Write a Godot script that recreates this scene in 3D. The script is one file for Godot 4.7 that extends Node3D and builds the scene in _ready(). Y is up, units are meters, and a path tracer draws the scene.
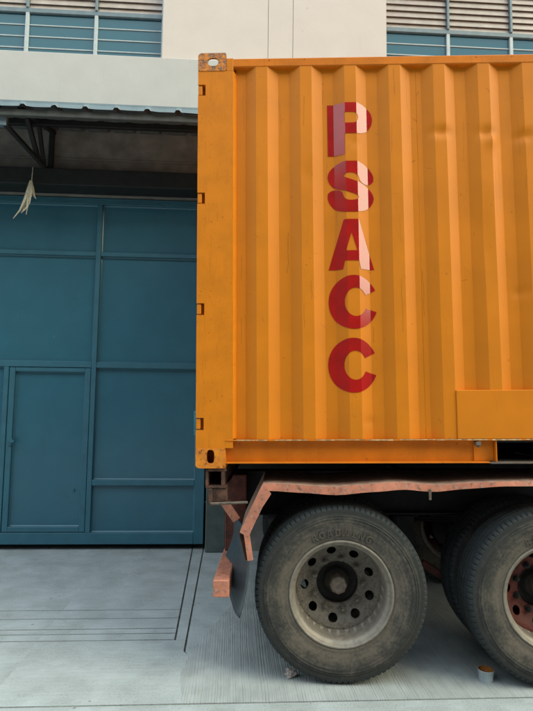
extends Node3D

# ---------------------------------------------------------------- camera solution (photo is 533 x 711)
const FOCAL := 540.0
const EYE := Vector3(0.0, 1.628, 0.0)
const PITCH := 4.900
const YAW := 3.255
const ROLL := 0.7196
# container / trailer frame: rear bottom corner on the street side
const REAR := Vector3(-0.2277, 1.23, -3.2631)
const TURN := -4.367
const TILT := 0.965

var cam_right: Vector3
var cam_up: Vector3
var cam_fwd: Vector3
var M := {}
var used := {}

func _ready():
	# ---- camera
	var pi_ := deg_to_rad(PITCH)
	var ya := deg_to_rad(YAW)
	var ro := deg_to_rad(ROLL)
	cam_fwd = Vector3(sin(ya) * cos(pi_), sin(pi_), -cos(ya) * cos(pi_))
	var r0 := Vector3(cos(ya), 0, sin(ya))
	var u0 := r0.cross(cam_fwd)
	cam_right = r0 * cos(ro) + u0 * sin(ro)
	cam_up = -r0 * sin(ro) + u0 * cos(ro)
	var cam := Camera3D.new()
	cam.name = "camera"
	cam.fov = rad_to_deg(2.0 * atan(355.5 / FOCAL))
	cam.near = 0.05
	cam.far = 600.0
	add_child(cam)
	cam.global_transform = Transform3D(Basis(cam_right, cam_up, -cam_fwd), EYE)
	cam.current = true
	# ---- sky and exposure
	var we := WorldEnvironment.new()
	we.name = "world_environment"
	var env := Environment.new()
	env.background_mode = Environment.BG_SKY
	var sm := ProceduralSkyMaterial.new()
	sm.sky_top_color = Color(0.875, 0.95, 0.985)
	sm.sky_horizon_color = Color(0.74, 0.745, 0.735)
	sm.sky_curve = 0.25
	sm.ground_bottom_color = Color(0.36, 0.36, 0.35)
	sm.ground_horizon_color = Color(0.60, 0.60, 0.58)
	sm.sun_angle_max = 40.0
	sm.sun_curve = 0.15
	var sky := Sky.new()
	sky.sky_material = sm
	env.sky = sky
	env.background_energy_multiplier = 1.25
	env.tonemap_mode = Environment.TONE_MAPPER_LINEAR
	env.tonemap_exposure = 2.02
	env.sdfgi_enabled = true
	env.ssao_enabled = true
	env.ssil_enabled = true
	we.environment = env
	add_child(we)
	# ---- hazy sun, low over the street to the right
	var sun := DirectionalLight3D.new()
	sun.name = "sun"
	sun.light_color = Color(1.0, 0.96, 0.77)
	sun.light_energy = 0.5
	sun.light_angular_distance = 46.0
	sun.shadow_enabled = true
	sun.sky_mode = DirectionalLight3D.SKY_MODE_LIGHT_ONLY
	add_child(sun)
	var az := deg_to_rad(62.0)
	var el := deg_to_rad(34.0)
	var to_sun := Vector3(sin(az) * cos(el), sin(el), cos(az) * cos(el))
	sun.look_at_from_position(Vector3.ZERO, -to_sun, Vector3.UP)

	make_materials()
	make_ground()
	make_building()
	make_container()
	make_trailer()
	make_small_things()
	make_street()

# ================================================================ helpers
func pix(x: float, y: float, z: float) -> Vector3:
	var d := cam_fwd + cam_right * ((x - 266.5) / FOCAL) - cam_up * ((y - 355.5) / FOCAL)
	return EYE + d * (z / d.z)

func pix_ground(x: float, y: float, h := 0.0) -> Vector3:
	var d := cam_fwd + cam_right * ((x - 266.5) / FOCAL) - cam_up * ((y - 355.5) / FOCAL)
	return EYE + d * ((h - EYE.y) / d.y)

func new_st() -> SurfaceTool:
	var st := SurfaceTool.new()
	st.begin(Mesh.PRIMITIVE_TRIANGLES)
	st.set_smooth_group(-1)
	return st

func tri(st: SurfaceTool, a: Vector3, b: Vector3, c: Vector3):   # counter-clockwise seen from outside
	st.add_vertex(a); st.add_vertex(c); st.add_vertex(b)

func quad(st: SurfaceTool, a: Vector3, b: Vector3, c: Vector3, d: Vector3):
	tri(st, a, b, c); tri(st, a, c, d)

func tri_out(st: SurfaceTool, a: Vector3, b: Vector3, c: Vector3, mid: Vector3):
	if (b - a).cross(c - a).dot((a + b + c) / 3.0 - mid) >= 0.0:
		tri(st, a, b, c)
	else:
		tri(st, a, c, b)

func quad_out(st, a, b, c, d, mid):
	tri_out(st, a, b, c, mid); tri_out(st, a, c, d, mid)

# box from corner lo to corner hi, with chamfered edges
func box(st: SurfaceTool, lo: Vector3, hi: Vector3, bevel := 0.0, xf := Transform3D.IDENTITY):
	var mid := (lo + hi) * 0.5
	var h := (hi - lo) * 0.5
	var b := minf(bevel, minf(h.x, minf(h.y, h.z)) * 0.6)
	if b <= 0.0:
		for ax in 3:
			for s in [-1.0, 1.0]:
				var n := Vector3.ZERO; n[ax] = s * h[ax]
				var p := Vector3.ZERO; p[(ax + 1) % 3] = h[(ax + 1) % 3]
				var q := Vector3.ZERO; q[(ax + 2) % 3] = h[(ax + 2) % 3]
				quad_out(st, xf * (mid + n + p + q), xf * (mid + n - p + q), xf * (mid + n - p - q), xf * (mid + n + p - q), xf * mid)
		return
	var m := xf * mid
	for ax in 3:
		var a1 := (ax + 1) % 3
		var a2 := (ax + 2) % 3
		for s in [-1.0, 1.0]:
			var n := Vector3.ZERO; n[ax] = s * h[ax]
			var p := Vector3.ZERO; p[a1] = h[a1] - b
			var q := Vector3.ZERO; q[a2] = h[a2] - b
			quad_out(st, xf * (mid + n + p + q), xf * (mid + n - p + q), xf * (mid + n - p - q), xf * (mid + n + p - q), m)
		for s in [-1.0, 1.0]:
			for t in [-1.0, 1.0]:
				var e := Vector3.ZERO; e[ax] = h[ax] - b
				var v1 := Vector3.ZERO; v1[a1] = s * h[a1]; v1[a2] = t * (h[a2] - b)
				var v2 := Vector3.ZERO; v2[a1] = s * (h[a1] - b); v2[a2] = t * h[a2]
				quad_out(st, xf * (mid + v1 + e), xf * (mid + v2 + e), xf * (mid + v2 - e), xf * (mid + v1 - e), m)
	for sx in [-1.0, 1.0]:
		for sy in [-1.0, 1.0]:
			for sz in [-1.0, 1.0]:
				var s3 := Vector3(sx, sy, sz)
				var k := [Vector3(h.x, h.y - b, h.z - b), Vector3(h.x - b, h.y, h.z - b), Vector3(h.x - b, h.y - b, h.z)]
				tri_out(st, xf * (mid + k[0] * s3), xf * (mid + k[1] * s3), xf * (mid + k[2] * s3), m)

# bar of rectangular section from a to b: width across "side", height across the other way
func bar(st: SurfaceTool, a: Vector3, b: Vector3, wide: float, high: float, side := Vector3.RIGHT, bevel := 0.003):
	var f := (b - a).normalized()
	var s := (side - f * side.dot(f)).normalized()
	var t := s.cross(f).normalized()
	var xf := Transform3D(Basis(s, t, -f), (a + b) * 0.5)
	var l := a.distance_to(b) * 0.5
	box(st, Vector3(-wide / 2, -high / 2, -l), Vector3(wide / 2, high / 2, l), bevel, xf)

func tube(st: SurfaceTool, path: Array, radii: Array, n := 10):
	st.set_smooth_group(1)
	var rings := []
	var ref := Vector3(0.13, 0.21, 0.97).normalized()
	for i in path.size():
		var f: Vector3 = (path[mini(i + 1, path.size() - 1)] - path[maxi(i - 1, 0)]).normalized()
		var s := (ref - f * ref.dot(f)).normalized()
		var t := f.cross(s)
		var ring := []
		for k in n:
			var a := TAU * k / n
			ring.append(path[i] + (s * cos(a) + t * sin(a)) * radii[i])
		rings.append(ring)
	for i in path.size() - 1:
		var mid: Vector3 = (path[i] + path[i + 1]) * 0.5
		for k in n:
			quad_out(st, rings[i][k], rings[i][(k + 1) % n], rings[i + 1][(k + 1) % n], rings[i + 1][k], mid)
	st.set_smooth_group(-1)
	for e in [0, path.size() - 1]:
		var mid2: Vector3 = path[1] if e == 0 else path[path.size() - 2]
		for k in n:
			tri_out(st, path[e], rings[e][k], rings[e][(k + 1) % n], mid2)

# solid of revolution about the z axis: profile of (radius, z), going so that outside is to the left of travel seen in the (z, r) plane
func lathe(st: SurfaceTool, prof: Array, n: int, smooth := true, shape = null):
	if smooth:
		st.set_smooth_group(2)
	for k in n:
		var a0 := TAU * k / n
		var a1 := TAU * (k + 1) / n
		for i in prof.size() - 1:
			var p: Vector2 = prof[i]
			var q: Vector2 = prof[i + 1]
			var p0 := p.x; var p1 := p.x; var q0 := q.x; var q1 := q.x
			if shape != null:
				p0 = shape.call(p, k, i); p1 = shape.call(p, (k + 1) % n, i)
				q0 = shape.call(q, k, i + 1); q1 = shape.call(q, (k + 1) % n, i + 1)
			var A := Vector3(cos(a0) * p0, sin(a0) * p0, p.y)
			var B := Vector3(cos(a1) * p1, sin(a1) * p1, p.y)
			var C := Vector3(cos(a1) * q1, sin(a1) * q1, q.y)
			var D := Vector3(cos(a0) * q0, sin(a0) * q0, q.y)
			if p.x > 0.0005: tri(st, A, D, B)
			if q.x > 0.0005: tri(st, B, D, C)
	st.set_smooth_group(-1)

# one face of a tyre, turned about z, with texture coordinates (turn, radius)
func lathe_uv(st: SurfaceTool, prof: Array, n: int, s: float):
	st.set_smooth_group(6 if s > 0 else 7)
	for k in n:
		for i in prof.size() - 1:
			var p: Vector2 = prof[i]
			var q: Vector2 = prof[i + 1]
			var c := []
			for e in [[p, k], [q, k], [q, k + 1], [p, k + 1]]:
				var a: float = TAU * e[1] / n
				c.append([Vector3(cos(a) * e[0].x, sin(a) * e[0].x, e[0].y * s), Vector2(float(e[1]) / n, (e[0].x - 0.298) / 0.19)])
			for t in ([[0, 3, 1], [1, 3, 2]] if s > 0 else [[0, 1, 3], [1, 2, 3]]):
				for j in t:
					st.set_uv(c[j][1])
					st.add_vertex(c[j][0])
	st.set_smooth_group(-1)

# prism: polygon (counter-clockwise, x-z plane as Vector2(x, z)) between heights
func slab(st: SurfaceTool, poly: PackedVector2Array, y0: float, y1: float):
	var idx := Geometry2D.triangulate_polygon(poly)
	for i in range(0, idx.size(), 3):
		var a := poly[idx[i]]; var b := poly[idx[i + 1]]; var c := poly[idx[i + 2]]
		tri_out(st, Vector3(a.x, y1, a.y), Vector3(b.x, y1, b.y), Vector3(c.x, y1, c.y), Vector3(a.x, y1 - 1.0, a.y))
	var mid := Vector2.ZERO
	for p in poly: mid += p / poly.size()
	for i in poly.size():
		var a := poly[i]; var b := poly[(i + 1) % poly.size()]
		quad_out(st, Vector3(a.x, y0, a.y), Vector3(b.x, y0, b.y), Vector3(b.x, y1, b.y), Vector3(a.x, y1, a.y), Vector3(mid.x, (y0 + y1) / 2, mid.y))

func put(called: String, st: SurfaceTool, mat: Material, parent: Node = self) -> MeshInstance3D:
	st.generate_normals()
	var o := MeshInstance3D.new()
	o.mesh = st.commit()
	o.material_override = mat
	o.name = called
	o.cast_shadow = GeometryInstance3D.SHADOW_CASTING_SETTING_ON
	parent.add_child(o, true)
	return o

func part_box(called: String, lo: Vector3, hi: Vector3, mat: Material, parent: Node, bevel := 0.003) -> MeshInstance3D:
	var st := new_st()
	box(st, lo, hi, bevel)
	return put(called, st, mat, parent)

func thing(called: String, label: String, category: String, at := Vector3.ZERO, turn := 0.0, tilt := 0.0, group := "") -> Node3D:
	var o := Node3D.new()
	o.name = called
	add_child(o, true)
	o.position = at
	o.rotation_degrees = Vector3(0, turn, tilt)
	o.set_meta("label", label)
	o.set_meta("category", category)
	if group != "": o.set_meta("group", group)
	return o

func node_part(called: String, parent: Node, at := Vector3.ZERO) -> Node3D:
	var o := Node3D.new()
	o.name = called
	parent.add_child(o, true)
	o.position = at
	return o

# ================================================================ materials
func ramp(offs: Array, cols: Array) -> Gradient:
	var g := Gradient.new()
	g.offsets = PackedFloat32Array(offs)
	g.colors = PackedColorArray(cols)
	return g

func noise_tex(seed_: int, freq: float, oct: int, g: Gradient, size := 512, kind := FastNoiseLite.TYPE_SIMPLEX_SMOOTH) -> NoiseTexture2D:
	var n := FastNoiseLite.new()
	n.seed = seed_
	n.noise_type = kind
	n.frequency = freq
	n.fractal_octaves = oct
	n.fractal_gain = 0.55
	var t := NoiseTexture2D.new()
	t.width = size
	t.height = size
	t.seamless = true
	t.seamless_blend_skirt = 0.2
	t.noise = n
	if g: t.color_ramp = g
	return t

func around(c: Color, d: float, warm := 0.0) -> Gradient:   # a narrow ramp of tones round one colour
	var lo := Color(c.r * (1 - d) , c.g * (1 - d), c.b * (1 - d))
	var hi := Color(minf(1, c.r * (1 + d) + warm), minf(1, c.g * (1 + d) + warm * 0.8), minf(1, c.b * (1 + d) + warm * 0.6))
	return ramp([0.15, 0.5, 0.85], [lo, c, hi])

func mat(c: Color, rough: float, metal := 0.0) -> StandardMaterial3D:
	var m := StandardMaterial3D.new()
	m.albedo_color = c
	m.roughness = rough
	m.metallic = metal
	m.cull_mode = BaseMaterial3D.CULL_DISABLED
	return m

func mottled(c: Color, d: float, rough: float, tile: float, seed_: int, bump := 0.0, freq := 0.012, metal := 0.0) -> StandardMaterial3D:
	var m := mat(Color.WHITE, rough, metal)
	m.albedo_texture = noise_tex(seed_, freq, 5, around(c, d))
	m.uv1_triplanar = true
	m.uv1_scale = Vector3.ONE / tile
	if bump > 0.0:
		m.heightmap_enabled = true
		m.heightmap_texture = m.albedo_texture if freq > 0.03 else noise_tex(seed_ + 50, 0.06, 4, null)
		m.heightmap_scale = bump
	return m

# wear mask: scratches, chips and spots as grey-scale marks
func wear_mask(seed_: int, size: int, scratches: int, chips: int, streaks: int, longest: float) -> ImageTexture:
	var rng := RandomNumberGenerator.new()
	rng.seed = seed_
	var im := Image.create(size, size, false, Image.FORMAT_RGB8)
	im.fill(Color.BLACK)
	for k in streaks:
		var x := rng.randi() % size
		var y := rng.randi() % size
		var l := rng.randi_range(size / 40, size / 8)
		var v := rng.randf_range(0.08, 0.36)
		var w := rng.randi_range(1, 3)
		for j in l:
			if rng.randf() < 0.07: x += rng.randi_range(-1, 1)
			for i in w:
				var p := Vector2i(posmod(x + i, size), posmod(y + j, size))
				im.set_pixelv(p, Color.WHITE * maxf(im.get_pixelv(p).r, v * rng.randf_range(0.5, 1.0)))
	for k in scratches:
		var p := Vector2(rng.randf() * size, rng.randf() * size)
		var a := rng.randf_range(0.2, 1.1) if rng.randf() < 0.6 else rng.randf() * TAU
		var l := rng.randf_range(4.0, longest)
		var v := rng.randf_range(0.25, 0.9)
		var bend := rng.randf_range(-0.02, 0.02)
		for j in int(l):
			p += Vector2(cos(a), sin(a)); a += bend
			if rng.randf() < 0.85:
				im.set_pixel(posmod(int(p.x), size), posmod(int(p.y), size), Color.WHITE * v)
	for k in chips:
		var c := Vector2(rng.randf() * size, rng.randf() * size)
		var r := 0.6 + 3.2 * pow(rng.randf(), 3.0)
		var v := rng.randf_range(0.4, 1.0)
		for dy in range(-4, 5):
			for dx in range(-4, 5):
				if Vector2(dx * rng.randf_range(0.7, 1.3), dy * rng.randf_range(0.7, 1.3)).length() < r:
					im.set_pixel(posmod(int(c.x) + dx, size), posmod(int(c.y) + dy, size), Color.WHITE * v)
	return ImageTexture.create_from_image(im)

func worn(m: StandardMaterial3D, mask: Texture2D, mark: Texture2D):
	m.detail_enabled = true
	m.detail_blend_mode = BaseMaterial3D.BLEND_MODE_MIX
	m.detail_albedo = mark
	m.detail_mask = mask

func make_materials():
	var rust := noise_tex(71, 0.05, 4, ramp([0.2, 0.5, 0.8], [Color(0.16, 0.08, 0.05), Color(0.36, 0.17, 0.09), Color(0.50, 0.30, 0.20)]))
	var orange := Color(0.94, 0.545, 0.10)
	M.orange = mottled(orange, 0.028, 0.5, 2.6, 3)
	worn(M.orange, wear_mask(11, 1024, 130, 14, 90, 16.0), rust)
	M.orange_post = mottled(orange, 0.03, 0.5, 1.1, 4)
	worn(M.orange_post, wear_mask(12, 1024, 900, 190, 420, 15.0), noise_tex(82, 0.05, 4, ramp([0.2, 0.5, 0.8], [Color(0.28, 0.11, 0.05), Color(0.52, 0.21, 0.08), Color(0.60, 0.30, 0.15)])))
	M.orange_rail = mottled(Color(0.92, 0.505, 0.09), 0.05, 0.52, 1.3, 5)
	worn(M.orange_rail, wear_mask(13, 1024, 150, 260, 120, 40.0), rust)
	for k in ["orange", "orange_post", "orange_rail"]: M[k].metallic_specular = 0.32
	M.casting = mottled(orange, 0.10, 0.6, 0.5, 6, 0.15)
	worn(M.casting, noise_tex(14, 0.02, 5, ramp([0.28, 0.78], [Color.BLACK, Color.WHITE])), noise_tex(72, 0.09, 4, ramp([0.25, 0.5, 0.75], [Color(0.22, 0.12, 0.08), Color(0.47, 0.29, 0.20), Color(0.62, 0.56, 0.52)])))
	M.casting_low = mottled(orange, 0.10, 0.55, 0.5, 7)
	worn(M.casting_low, noise_tex(15, 0.03, 5, ramp([0.60, 0.82], [Color.BLACK, Color.WHITE])), rust)
	M.chipped = mottled(Color(0.80, 0.66, 0.48), 0.25, 0.7, 0.2, 9)
	M.letter = mottled(Color(0.76, 0.075, 0.055), 0.07, 0.16, 0.9, 8)
	M.letter.metallic_specular = 0.5
	M.letter.clearcoat_enabled = true
	M.letter.clearcoat = 0.45
	M.letter.clearcoat_roughness = 0.10
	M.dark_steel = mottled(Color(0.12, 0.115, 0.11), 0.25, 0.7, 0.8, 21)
	M.black = mat(Color(0.03, 0.03, 0.03), 0.9)
	M.rusty = mottled(Color(0.34, 0.22, 0.17), 0.35, 0.75, 0.4, 22, 0.1)
	M.salmon = mottled(Color(0.86, 0.54, 0.43), 0.08, 0.5, 0.7, 23)
	worn(M.salmon, noise_tex(24, 0.03, 5, ramp([0.48, 0.75], [Color.BLACK, Color(0.75, 0.75, 0.75)])), noise_tex(73, 0.05, 4, ramp([0.2, 0.5, 0.8], [Color(0.36, 0.22, 0.19), Color(0.58, 0.42, 0.37), Color(0.70, 0.60, 0.55)])))
	M.dusty_top = mottled(Color(0.76, 0.61, 0.54), 0.12, 0.75, 0.5, 27)
	M.shaded_red = mottled(Color(0.41, 0.205, 0.165), 0.2, 0.75, 0.5, 25, 0.1)  # trailer red darkened to stand for the shade on the guard posts
	M.rubber = mottled(Color(0.165, 0.185, 0.195), 0.22, 0.75, 0.5, 31, 0.06)
	M.dusty = mottled(Color(0.375, 0.34, 0.30), 0.09, 0.8, 0.6, 32, 0.06, 0.010)
	worn(M.dusty, noise_tex(33, 0.02, 5, ramp([0.5, 0.8], [Color.BLACK, Color(0.45, 0.45, 0.45)])), noise_tex(74, 0.03, 3, ramp([0.2, 0.8], [Color(0.16, 0.15, 0.14), Color(0.26, 0.235, 0.21)])))
	M.sidewall = sidewall()
	M.flap = mottled(Color(0.27, 0.30, 0.32), 0.12, 0.4, 0.5, 34)
	M.rim = mottled(Color(0.60, 0.56, 0.515), 0.08, 0.5, 0.4, 35, 0.05, 0.012, 0.25)
	worn(M.rim, noise_tex(36, 0.02, 5, ramp([0.5, 0.85], [Color.BLACK, Color(0.5, 0.5, 0.5)])), noise_tex(75, 0.05, 3, ramp([0.2, 0.8], [Color(0.28, 0.22, 0.18), Color(0.40, 0.33, 0.28)])))
	M.disc = mottled(Color(0.46, 0.42, 0.375), 0.10, 0.6, 0.35, 34, 0.05)
	worn(M.disc, noise_tex(37, 0.03, 5, ramp([0.5, 0.75], [Color.BLACK, Color(0.8, 0.8, 0.8)])), noise_tex(81, 0.05, 3, ramp([0.2, 0.8], [Color(0.14, 0.10, 0.08), Color(0.28, 0.20, 0.16)])))
	M.rim_red = mottled(Color(0.42, 0.15, 0.10), 0.2, 0.6, 0.4, 37)
	M.hub = mottled(Color(0.15, 0.125, 0.11), 0.3, 0.75, 0.3, 38)
	M.cap = mottled(Color(0.43, 0.37, 0.325), 0.2, 0.55, 0.2, 39)
	# building
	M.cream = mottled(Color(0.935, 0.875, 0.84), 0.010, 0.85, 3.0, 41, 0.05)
	worn(M.cream, wear_mask(42, 1024, 6, 10, 90, 30.0), noise_tex(76, 0.05, 3, ramp([0.2, 0.8], [Color(0.62, 0.58, 0.54), Color(0.74, 0.70, 0.66)])))
	M.band = mottled(Color(0.85, 0.83, 0.815), 0.014, 0.8, 2.4, 43, 0.05)
	worn(M.band, wear_mask(44, 1024, 6, 10, 150, 30.0), noise_tex(77, 0.05, 3, ramp([0.2, 0.8], [Color(0.56, 0.57, 0.56), Color(0.68, 0.69, 0.68)])))
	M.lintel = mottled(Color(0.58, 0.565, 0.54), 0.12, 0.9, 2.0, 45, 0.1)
	M.pier = mottled(Color(0.36, 0.40, 0.39), 0.1, 0.85, 1.5, 46, 0.1)
	M.door = mottled(Color(0.23, 0.455, 0.54), 0.022, 0.3, 2.2, 47)
	worn(M.door, wear_mask(48, 1024, 26, 50, 60, 34.0), noise_tex(78, 0.05, 3, ramp([0.2, 0.8], [Color(0.10, 0.16, 0.19), Color(0.42, 0.52, 0.56)])))
	M.door_frame = mottled(Color(0.235, 0.455, 0.535), 0.04, 0.45, 1.4, 49)
	worn(M.door_frame, wear_mask(50, 1024, 30, 120, 60, 30.0), noise_tex(79, 0.05, 3, ramp([0.2, 0.8], [Color(0.05, 0.08, 0.10), Color(0.22, 0.30, 0.33)])))
	M.purlin = mottled(Color(0.36, 0.365, 0.35), 0.1, 0.6, 0.9, 56)
	M.soffit = mottled(Color(0.46, 0.48, 0.48), 0.15, 0.85, 1.0, 57)  # sheet grey taken darker for the shade below the awning
	M.steel_beam = mottled(Color(0.13, 0.14, 0.14), 0.2, 0.7, 0.9, 51)
	M.hem = mottled(Color(0.82, 0.84, 0.84), 0.05, 0.5, 1.0, 58)  # paler than the flashing: the edge highlight is put into the colour
	M.awning = mottled(Color(0.50, 0.57, 0.605), 0.05, 0.5, 1.2, 52)
	M.window_white = mottled(Color(0.80, 0.83, 0.84), 0.04, 0.5, 0.8, 53)
	M.window_rail = mottled(Color(0.50, 0.56, 0.59), 0.05, 0.5, 0.8, 54)
	M.slat = mottled(Color(0.75, 0.68, 0.63), 0.06, 0.3, 0.9, 55)
	M.glass = mat(Color(0.19, 0.43, 0.50, 0.92), 0.05)
	M.glass.transparency = BaseMaterial3D.TRANSPARENCY_ALPHA
	# ground
	M.concrete = concrete(Color(0.725, 0.75, 0.755), 61)
	M.broomed = broomed(0.735, 0.13)
	M.earth = mottled(Color(0.50, 0.49, 0.47), 0.12, 0.95, 3.0, 63)
	M.joint = mottled(Color(0.36, 0.355, 0.34), 0.2, 0.95, 0.5, 64)
	M.straw = mottled(Color(0.90, 0.84, 0.74), 0.18, 0.8, 0.15, 65)
	M.cup = mottled(Color(0.76, 0.80, 0.83), 0.06, 0.5, 0.1, 66)
	M.cup_in = mottled(Color(0.70, 0.42, 0.14), 0.25, 0.6, 0.06, 67)
	M.wrap = mottled(Color(0.78, 0.72, 0.70), 0.2, 0.3, 0.05, 68)
	for k in M:      # photographed tones to real-world base colours
		M[k].albedo_color = Color(0.87, 0.87, 0.87, M[k].albedo_color.a) * (M[k].albedo_color if M[k].albedo_texture == null else Color.WHITE)
	M.street_wall = mottled(Color(0.42, 0.40, 0.37), 0.1, 0.9, 4.0, 70)
	M.teal = mottled(Color(0.22, 0.48, 0.55), 0.1, 0.5, 0.3, 69)

func concrete(c: Color, seed_: int) -> StandardMaterial3D:
	# trowelled concrete: cloudy tone, fine grain, faint sweeps of the float and small pits
	var n := FastNoiseLite.new()
	n.seed = seed_; n.frequency = 0.011; n.fractal_octaves = 4
	var g := FastNoiseLite.new()
	g.seed = seed_ + 1; g.frequency = 0.11; g.fractal_octaves = 3
	var rng := RandomNumberGenerator.new()
	rng.seed = seed_
	var size := 1024
	var al := Image.create(size, size, false, Image.FORMAT_RGB8)
	var hm := Image.create(size, size, false, Image.FORMAT_RGB8)
	for y in size:
		for x in size:
			var cloud := n.get_noise_2d(x, y)
			var sweep := g.get_noise_2d(x * 0.10 + 20.0 * cloud, y * 0.9)
			var grain := g.get_noise_2d(x * 3.0 + 700, y * 3.0)
			var t := 1.0 + 0.10 * cloud + 0.04 * sweep + 0.055 * grain
			if grain < -0.56 and cloud < 0.12: t -= 0.14
			al.set_pixel(x, y, Color(c.r * t, c.g * t, c.b * (t + 0.012 * cloud)))
			var h := clampf(0.5 + 0.18 * sweep + 0.4 * grain, 0, 1)
			hm.set_pixel(x, y, Color(h, h, h))
	var m := mat(Color.WHITE, 0.86)
	m.albedo_texture = ImageTexture.create_from_image(al)
	m.uv1_triplanar = true
	m.uv1_world_triplanar = true
	m.uv1_scale = Vector3.ONE / 4.2
	m.uv1_offset = Vector3(0.31, 0.0, 0.17)
	worn(m, wear_mask(seed_ + 5, 1024, 60, 120, 0, 40.0), noise_tex(80, 0.05, 3, ramp([0.2, 0.8], [Color(0.40, 0.40, 0.39), Color(0.54, 0.53, 0.51)])))
	m.heightmap_enabled = true
	m.heightmap_texture = ImageTexture.create_from_image(hm)
	m.heightmap_scale = 0.45
	return m

# road dust caked on rubber: thick near the rim, broken patches and wiped arcs further out
func sidewall() -> StandardMaterial3D:
	var n := FastNoiseLite.new()
	n.seed = 91; n.frequency = 0.012; n.fractal_octaves = 5; n.fractal_gain = 0.6
	var w := 1536
	var h := 192
	var im := Image.create(w, h, false, Image.FORMAT_RGB8)
	var dust := Color(0.435, 0.39, 0.345)
	var rub := Color(0.165, 0.168, 0.165)
	for y in h:
		var v := (y + 0.5) / h
		for x in w:
			var a := TAU * x / w
			var p := Vector3(cos(a), sin(a), 0) * (150.0 + 80.0 * v)
			var big := n.get_noise_3d(p.x, p.y, v * 60.0)
			var fine := n.get_noise_3d(p.x * 7.0, p.y * 7.0, v * 500.0)
			var arc := n.get_noise_3d(p.x * 0.6, p.y * 0.6, 900.0 + v * 900.0)
			var cake := 0.90 - 1.05 * pow(v, 1.7) + 0.60 * big + 0.30 * fine + 0.35 * arc
			var d := clampf(cake, 0.0, 1.0)
			d = lerpf(d, d * d * (3.0 - 2.0 * d), 0.6) * 0.86 + 0.06
			var c := rub.lerp(dust, d)
			im.set_pixel(x, y, c * (1.0 + 0.10 * fine))
	var m := mat(Color.WHITE, 0.82)
	m.albedo_texture = ImageTexture.create_from_image(im)
	return m

# concrete drawn over with a stiff broom: ridges run towards the building
func broomed(tone: float, depth: float) -> StandardMaterial3D:
	var rng := RandomNumberGenerator.new()
	rng.seed = 77
	var n := FastNoiseLite.new()
	n.seed = 5; n.frequency = 0.02; n.fractal_octaves = 4
	var size := 1024
	var line := PackedFloat32Array()
	while line.size() < size + 16:
		var v := rng.randf_range(0.8, 1.0)
		for i in rng.randi_range(3, 7): line.append(v)
		for i in rng.randi_range(1, 2): line.append(rng.randf_range(0.0, 0.5))
	var hm := Image.create(size, size, false, Image.FORMAT_RGB8)
	var al := Image.create(size, size, false, Image.FORMAT_RGB8)
	for yy in size:
		for xx in size:
			var a := n.get_noise_2d(xx * 1.6, yy * 0.55)
			var b := n.get_noise_2d(xx * 0.35 + 900, yy * 0.35)
			var s := line[posmod(xx + int(b * 3.0), size)]
			var g := clampf(0.25 + 0.6 * s + 0.35 * a, 0, 1)
			hm.set_pixel(xx, yy, Color(g, g, g))
			var t := tone * (1.0 - depth * (1.0 - s) * clampf(0.35 + 1.6 * a, 0.0, 1.0) + 0.09 * b)
			al.set_pixel(xx, yy, Color(t * 0.975, t, t * 1.0))
	var m := mat(Color.WHITE, 0.92)
	m.albedo_texture = ImageTexture.create_from_image(al)
	m.heightmap_enabled = true
	m.heightmap_texture = ImageTexture.create_from_image(hm)
	m.heightmap_scale = 3.2 * depth
	m.uv1_triplanar = true
	m.uv1_world_triplanar = true
	m.uv1_scale = Vector3.ONE / 2.2
	return m

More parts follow.
